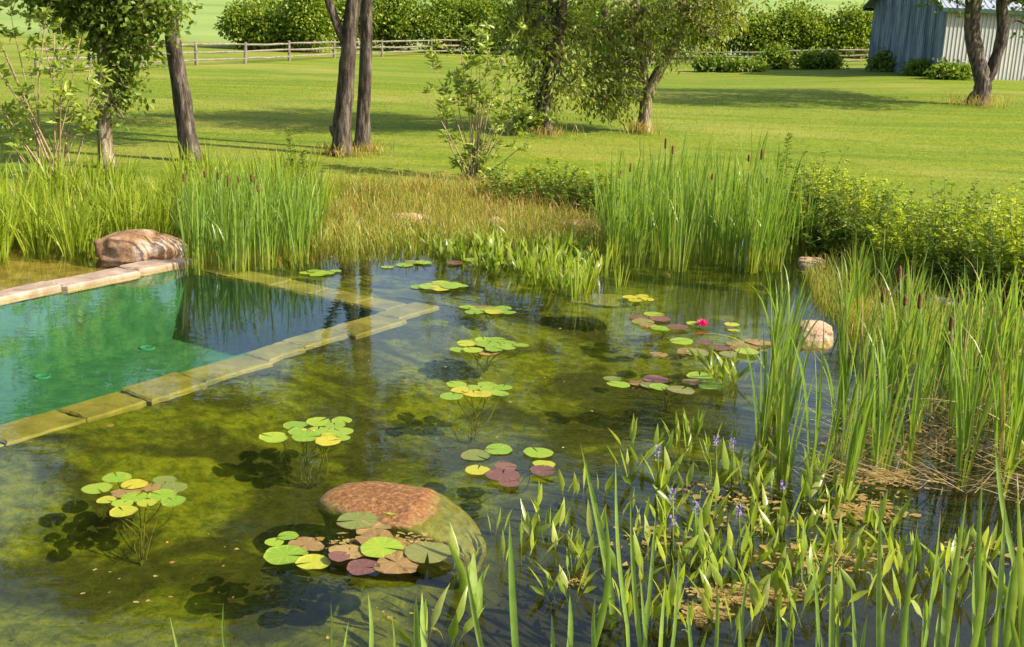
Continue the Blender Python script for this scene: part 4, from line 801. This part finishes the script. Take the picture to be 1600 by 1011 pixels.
# ------------------------------------------------------------------ water lilies
def pad_mesh(name, mt, seed):
    r = np.random.default_rng(seed); n = 30; notch = .10; th = np.linspace(notch, 2 * np.pi - notch, n); rr = 1 + .04 * np.sin(3 * th + seed) + .02 * np.sin(7 * th + seed * 2) + r.normal(size=n) * .01
    rings = [(.0, .006), (.35, .012), (.75, .010), (.97, .012), (1.0, .028 if seed % 2 else .012)]; v = []; t = []
    for q, z in rings:
        for a, k in zip(th, rr): v.append([math.cos(a) * q * k, math.sin(a) * q * k, z + .010 * q * math.sin(5 * a + seed)]); t.append(q * .9)
    mb = MB(); m_ = len(v); mb.add(v, grid_faces(len(rings), n), t); return mb.mesh(name, mt)
def crumple(me, seed):
    for v_ in me.vertices: v_.co.z += .09 * mnoise.noise(Vector((v_.co.x * 3, v_.co.y * 3, seed * 5.1))) + .02; f_ = 1 + .35 * mnoise.noise(Vector((v_.co.x * 1.5, v_.co.y * 1.5, seed * 9.3))); v_.co.x *= f_; v_.co.y *= f_
PADM = {k: [pad_mesh('lily_pad', M['pad_' + nm], s) for s in range(3)] for k, nm in (('g', 'green'), ('y', 'yellow'), ('o', 'olive'), ('r', 'red'), ('b', 'brown'))}
for i_ in range(3): crumple(PADM['b'][i_], i_)
def lily(root, pads, label, stems=True):
    rp = P(*root, 0); z = gz(rp[0], rp[1]); ctr = P(*root, z); o = empty('water_lily', (ctr[0], ctr[1], z)); tag(o, label, 'water lily'); b0 = np.array(o.location); zz = .004
    for (px, py, w, k) in pads:
        p = P(px, py, .01); s = w * mpp(p) / 2; zz += .0035
        c = link('lily_pad', PADM[k][rng.integers(3)], o, np.array([p[0], p[1], zz]) - b0, rng.uniform(0, 6.28), (s, s, min(.35, s) if k != 'b' else s))
        c.rotation_euler[0] = rng.normal() * .025; c.rotation_euler[1] = rng.normal() * .025
        if stems and rng.uniform() < .75:
            e = np.array([p[0], p[1], -.004]) - b0; mb = MB(); tube(mb, curve([[rng.normal() * .03, rng.normal() * .03, 0], e * [.2, .2, .5] + rng.normal(size=3) * .05, e * [.75, .75, .85] + rng.normal(size=3) * .02, e], 10), .004, 5); mb.build('stem', M['stem'], o)
    return o
lily((222, 885), [(258, 750, 36, 'o'), (271, 762, 42, 'o'), (235, 763, 34, 'b'), (195, 771, 40, 'b'), (183, 748, 44, 'g'), (152, 766, 46, 'g'), (210, 760, 40, 'y'), (211, 781, 40, 'g'), (254, 779, 44, 'g'), (167, 787, 30, 'y'), (192, 793, 33, 'g'), (230, 793, 31, 'y'), (271, 791, 38, 'g'), (193, 808, 43, 'y')], 'lily plant nearest the lower left corner with long visible stems')
lb_ = lily((487, 765), [(428, 683, 46, 'g'), (461, 665, 38, 'g'), (498, 660, 38, 'g'), (534, 658, 32, 'g'), (523, 667, 32, 'g'), (468, 677, 36, 'g'), (497, 676, 34, 'g'), (532, 678, 41, 'g'), (513, 685, 24, 'y'), (510, 693, 22, 'g'), (535, 690, 25, 'g'), (478, 688, 44, 'g'), (512, 696, 40, 'y')], 'bright green lily plant between the pool edge and the sunken boulder')
lily((560, 940), [(478, 850, 52, 'b'), (429, 847, 30, 'g'), (450, 838, 33, 'g'), (446, 869, 69, 'g'), (489, 881, 54, 'y'), (580, 828, 54, 'b'), (559, 817, 67, 'o'), (597, 797, 34, 'g'), (615, 803, 36, 'g'), (545, 868, 56, 'b'), (590, 850, 62, 'b'), (620, 888, 72, 'b'), (567, 895, 52, 'r'), (597, 865, 68, 'g'), (668, 873, 74, 'o'), (530, 880, 34, 'r')], 'large mixed lily plant with rotting brown pads before the sunken boulder', False)
lily((800, 775), [(743, 711, 46, 'o'), (779, 702, 43, 'g'), (841, 708, 47, 'g'), (746, 736, 40, 'y'), (790, 731, 36, 'r'), (850, 728, 36, 'y'), (796, 758, 34, 'r'), (786, 746, 54, 'r'), (848, 740, 40, 'r')], 'lily plant with dark red pads right of the sunken boulder')
lily((738, 690), [(713, 600, 32, 'g'), (761, 601, 31, 'g'), (786, 606, 28, 'g'), (734, 607, 33, 'g'), (765, 611, 31, 'g'), (706, 621, 37, 'g'), (740, 618, 34, 'y'), (757, 619, 27, 'y'), (782, 619, 27, 'g'), (720, 614, 30, 'y')], 'green lily plant second in the row going away from the boulder')
lily((755, 590), [(745, 546, 40, 'b'), (763, 552, 30, 'b'), (720, 547, 34, 'g'), (737, 536, 34, 'g'), (757, 533, 32, 'g'), (776, 533, 30, 'g'), (792, 538, 28, 'g'), (762, 541, 38, 'g'), (728, 540, 30, 'y'), (739, 551, 32, 'g'), (772, 549, 30, 'g'), (791, 547, 32, 'g'), (814, 545, 26, 'g')], 'dense green lily plant third in the row from the boulder')
lily((760, 515), [(757, 480, 26, 'b'), (731, 480, 27, 'g'), (748, 486, 30, 'g'), (766, 485, 32, 'g'), (785, 483, 30, 'g'), (793, 490, 27, 'g'), (740, 490, 28, 'g'), (772, 490, 30, 'y')], 'green lily plant fourth in the row at the pool tip')
lily((688, 470), [(655, 448, 28, 'g'), (672, 446, 30, 'g'), (690, 443, 32, 'g'), (707, 445, 30, 'g'), (720, 448, 24, 'g'), (688, 452, 32, 'y'), (668, 451, 26, 'g'), (703, 450, 30, 'g')], 'flat dense lily plant farthest along the row beyond the pool tip')
lily((497, 445), [(480, 426, 24, 'g'), (495, 424, 30, 'g'), (510, 427, 27, 'g'), (525, 424, 18, 'g'), (497, 430, 26, 'g')], 'lone small lily plant behind the far pool edge near the left cattails')
lily((650, 425), [(605, 417, 20, 'g'), (632, 414, 27, 'g'), (646, 410, 28, 'o'), (662, 411, 26, 'g'), (735, 407, 22, 'g'), (710, 412, 26, 'r'), (790, 412, 24, 'o')], 'thin string of pads at the front of the far pickerelweed bed')
lk = lily((1035, 530), [(1022, 491, 33, 'g'), (1000, 496, 34, 'r'), (1005, 503, 36, 'o'), (1032, 499, 34, 'r'), (1014, 510, 24, 'b'), (1032, 515, 32, 'g'), (1058, 513, 34, 'r'), (1084, 508, 24, 'y'), (1143, 510, 24, 'y'), (1147, 520, 20, 'y')], 'lily plant bearing the magenta flower in front of the central cattails')
lily((1110, 580), [(1160, 540, 50, 'b'), (1185, 535, 40, 'b'), (1075, 549, 36, 'b'), (1065, 534, 37, 'g'), (1101, 537, 27, 'r'), (1090, 553, 38, 'o'), (1125, 546, 36, 'r'), (1167, 552, 36, 'g'), (1140, 557, 32, 'o'), (1030, 558, 26, 'b')], 'spread of tan and red pads just below the magenta flower')
lily((1040, 640), [(1000, 599, 34, 'b'), (957, 592, 29, 'o'), (967, 601, 37, 'g'), (1024, 594, 41, 'r'), (1018, 604, 34, 'o'), (1031, 607, 33, 'g'), (1064, 612, 45, 'o'), (1093, 591, 41, 'g'), (1081, 601, 32, 'b'), (1110, 606, 41, 'g')], 'lily plant with one round purple pad left of the near cattails')
lily((995, 485), [(985, 464, 24, 'y'), (1003, 463, 22, 'y'), (1012, 468, 21, 'y'), (992, 470, 22, 'y')], 'small yellowish lily plant left of the central cattail stand')
# magenta flower
p = P(1097, 512, 0); k_ = mpp(p); mb = MB()
for ring, (n_, el, ln) in enumerate(((9, .15, .115), (9, .6, .11), (7, 1.05, .095))):
    an = np.linspace(0, 6.28, n_, endpoint=False) + ring * .4; blades(mb, np.tile([[0, 0, .02]], (n_, 1)), ln, .052, an, math.cos(el) * .95, -.15, an + 1.57, 4, 'leaf', 0, -.3)
mb.build('flower', M['magenta'], lk, loc=p - np.array(lk.location))
p = P(482, 674, .03); mb = MB(); k = 40; leaves(mb, rng.normal(size=(k, 3)) * [.03, .03, .006], rng.normal(size=(k, 3)), .03, .02); mb.build('flower', M['yellow_petal'], lb_, loc=p - np.array(lb_.location))

# floating litter
def flakes(mb, p, rad):
    k = len(p); th = np.linspace(0, 2 * np.pi, 7, endpoint=False)[None] + rng.uniform(0, 6.28, (k, 1)); rr = rad[:, None] * rng.uniform(.45, 1.15, (k, 7)); st_ = rng.uniform(.2, .9, (k, 1)); ph = rng.uniform(0, 6.28, (k, 1))
    x_, y_ = np.cos(th) * rr, np.sin(th) * rr * st_; z_ = rng.uniform(0, .008, (k, 7)); X_, Y_ = x_ * np.cos(ph) - y_ * np.sin(ph), x_ * np.sin(ph) + y_ * np.cos(ph)
    v = np.concatenate([np.zeros((k, 1, 3)), np.stack([X_, Y_, z_], -1)], 1) + p[:, None]
    f = np.array([[0, i + 1, (i + 1) % 7 + 1] for i in range(7)]); mb.add(v.reshape(-1, 3), (f[None] + np.arange(k)[:, None, None] * 8).reshape(-1, 3))
mb = MB()
for px, py, sx_, sy_, k in ((1175, 930, 70, 14, 1000), (1100, 960, 30, 12, 260), (1350, 800, 60, 22, 420), (1380, 745, 60, 16, 520), (1300, 870, 80, 22, 360), (895, 912, 18, 8, 60), (600, 850, 60, 12, 420), (1160, 545, 40, 8, 160), (1180, 800, 80, 30, 140), (1430, 690, 110, 30, 600), (1540, 860, 60, 16, 90), (1020, 840, 60, 20, 90), (1120, 770, 60, 20, 80), (520, 400, 20, 4, 20), (760, 600, 300, 150, 60), (250, 900, 200, 60, 25), (620, 970, 80, 20, 24)):
    q = np.stack([rng.normal(size=k) * sx_ * .55 + px, rng.normal(size=k) * sy_ * .55 + py], -1); b_ = np.array([P(a, c, .006) for a, c in q]); b_[:, 2] += rng.uniform(0, .006, k)
    flakes(mb, b_, (.005 + .05 * rng.uniform(0, 1, k) ** 2.2) * (1 if k > 70 else .5))
tag(mb.build('floating_litter', M['litter']), 'tan rotting plant litter floating in mats on the water', 'litter', kind='stuff')
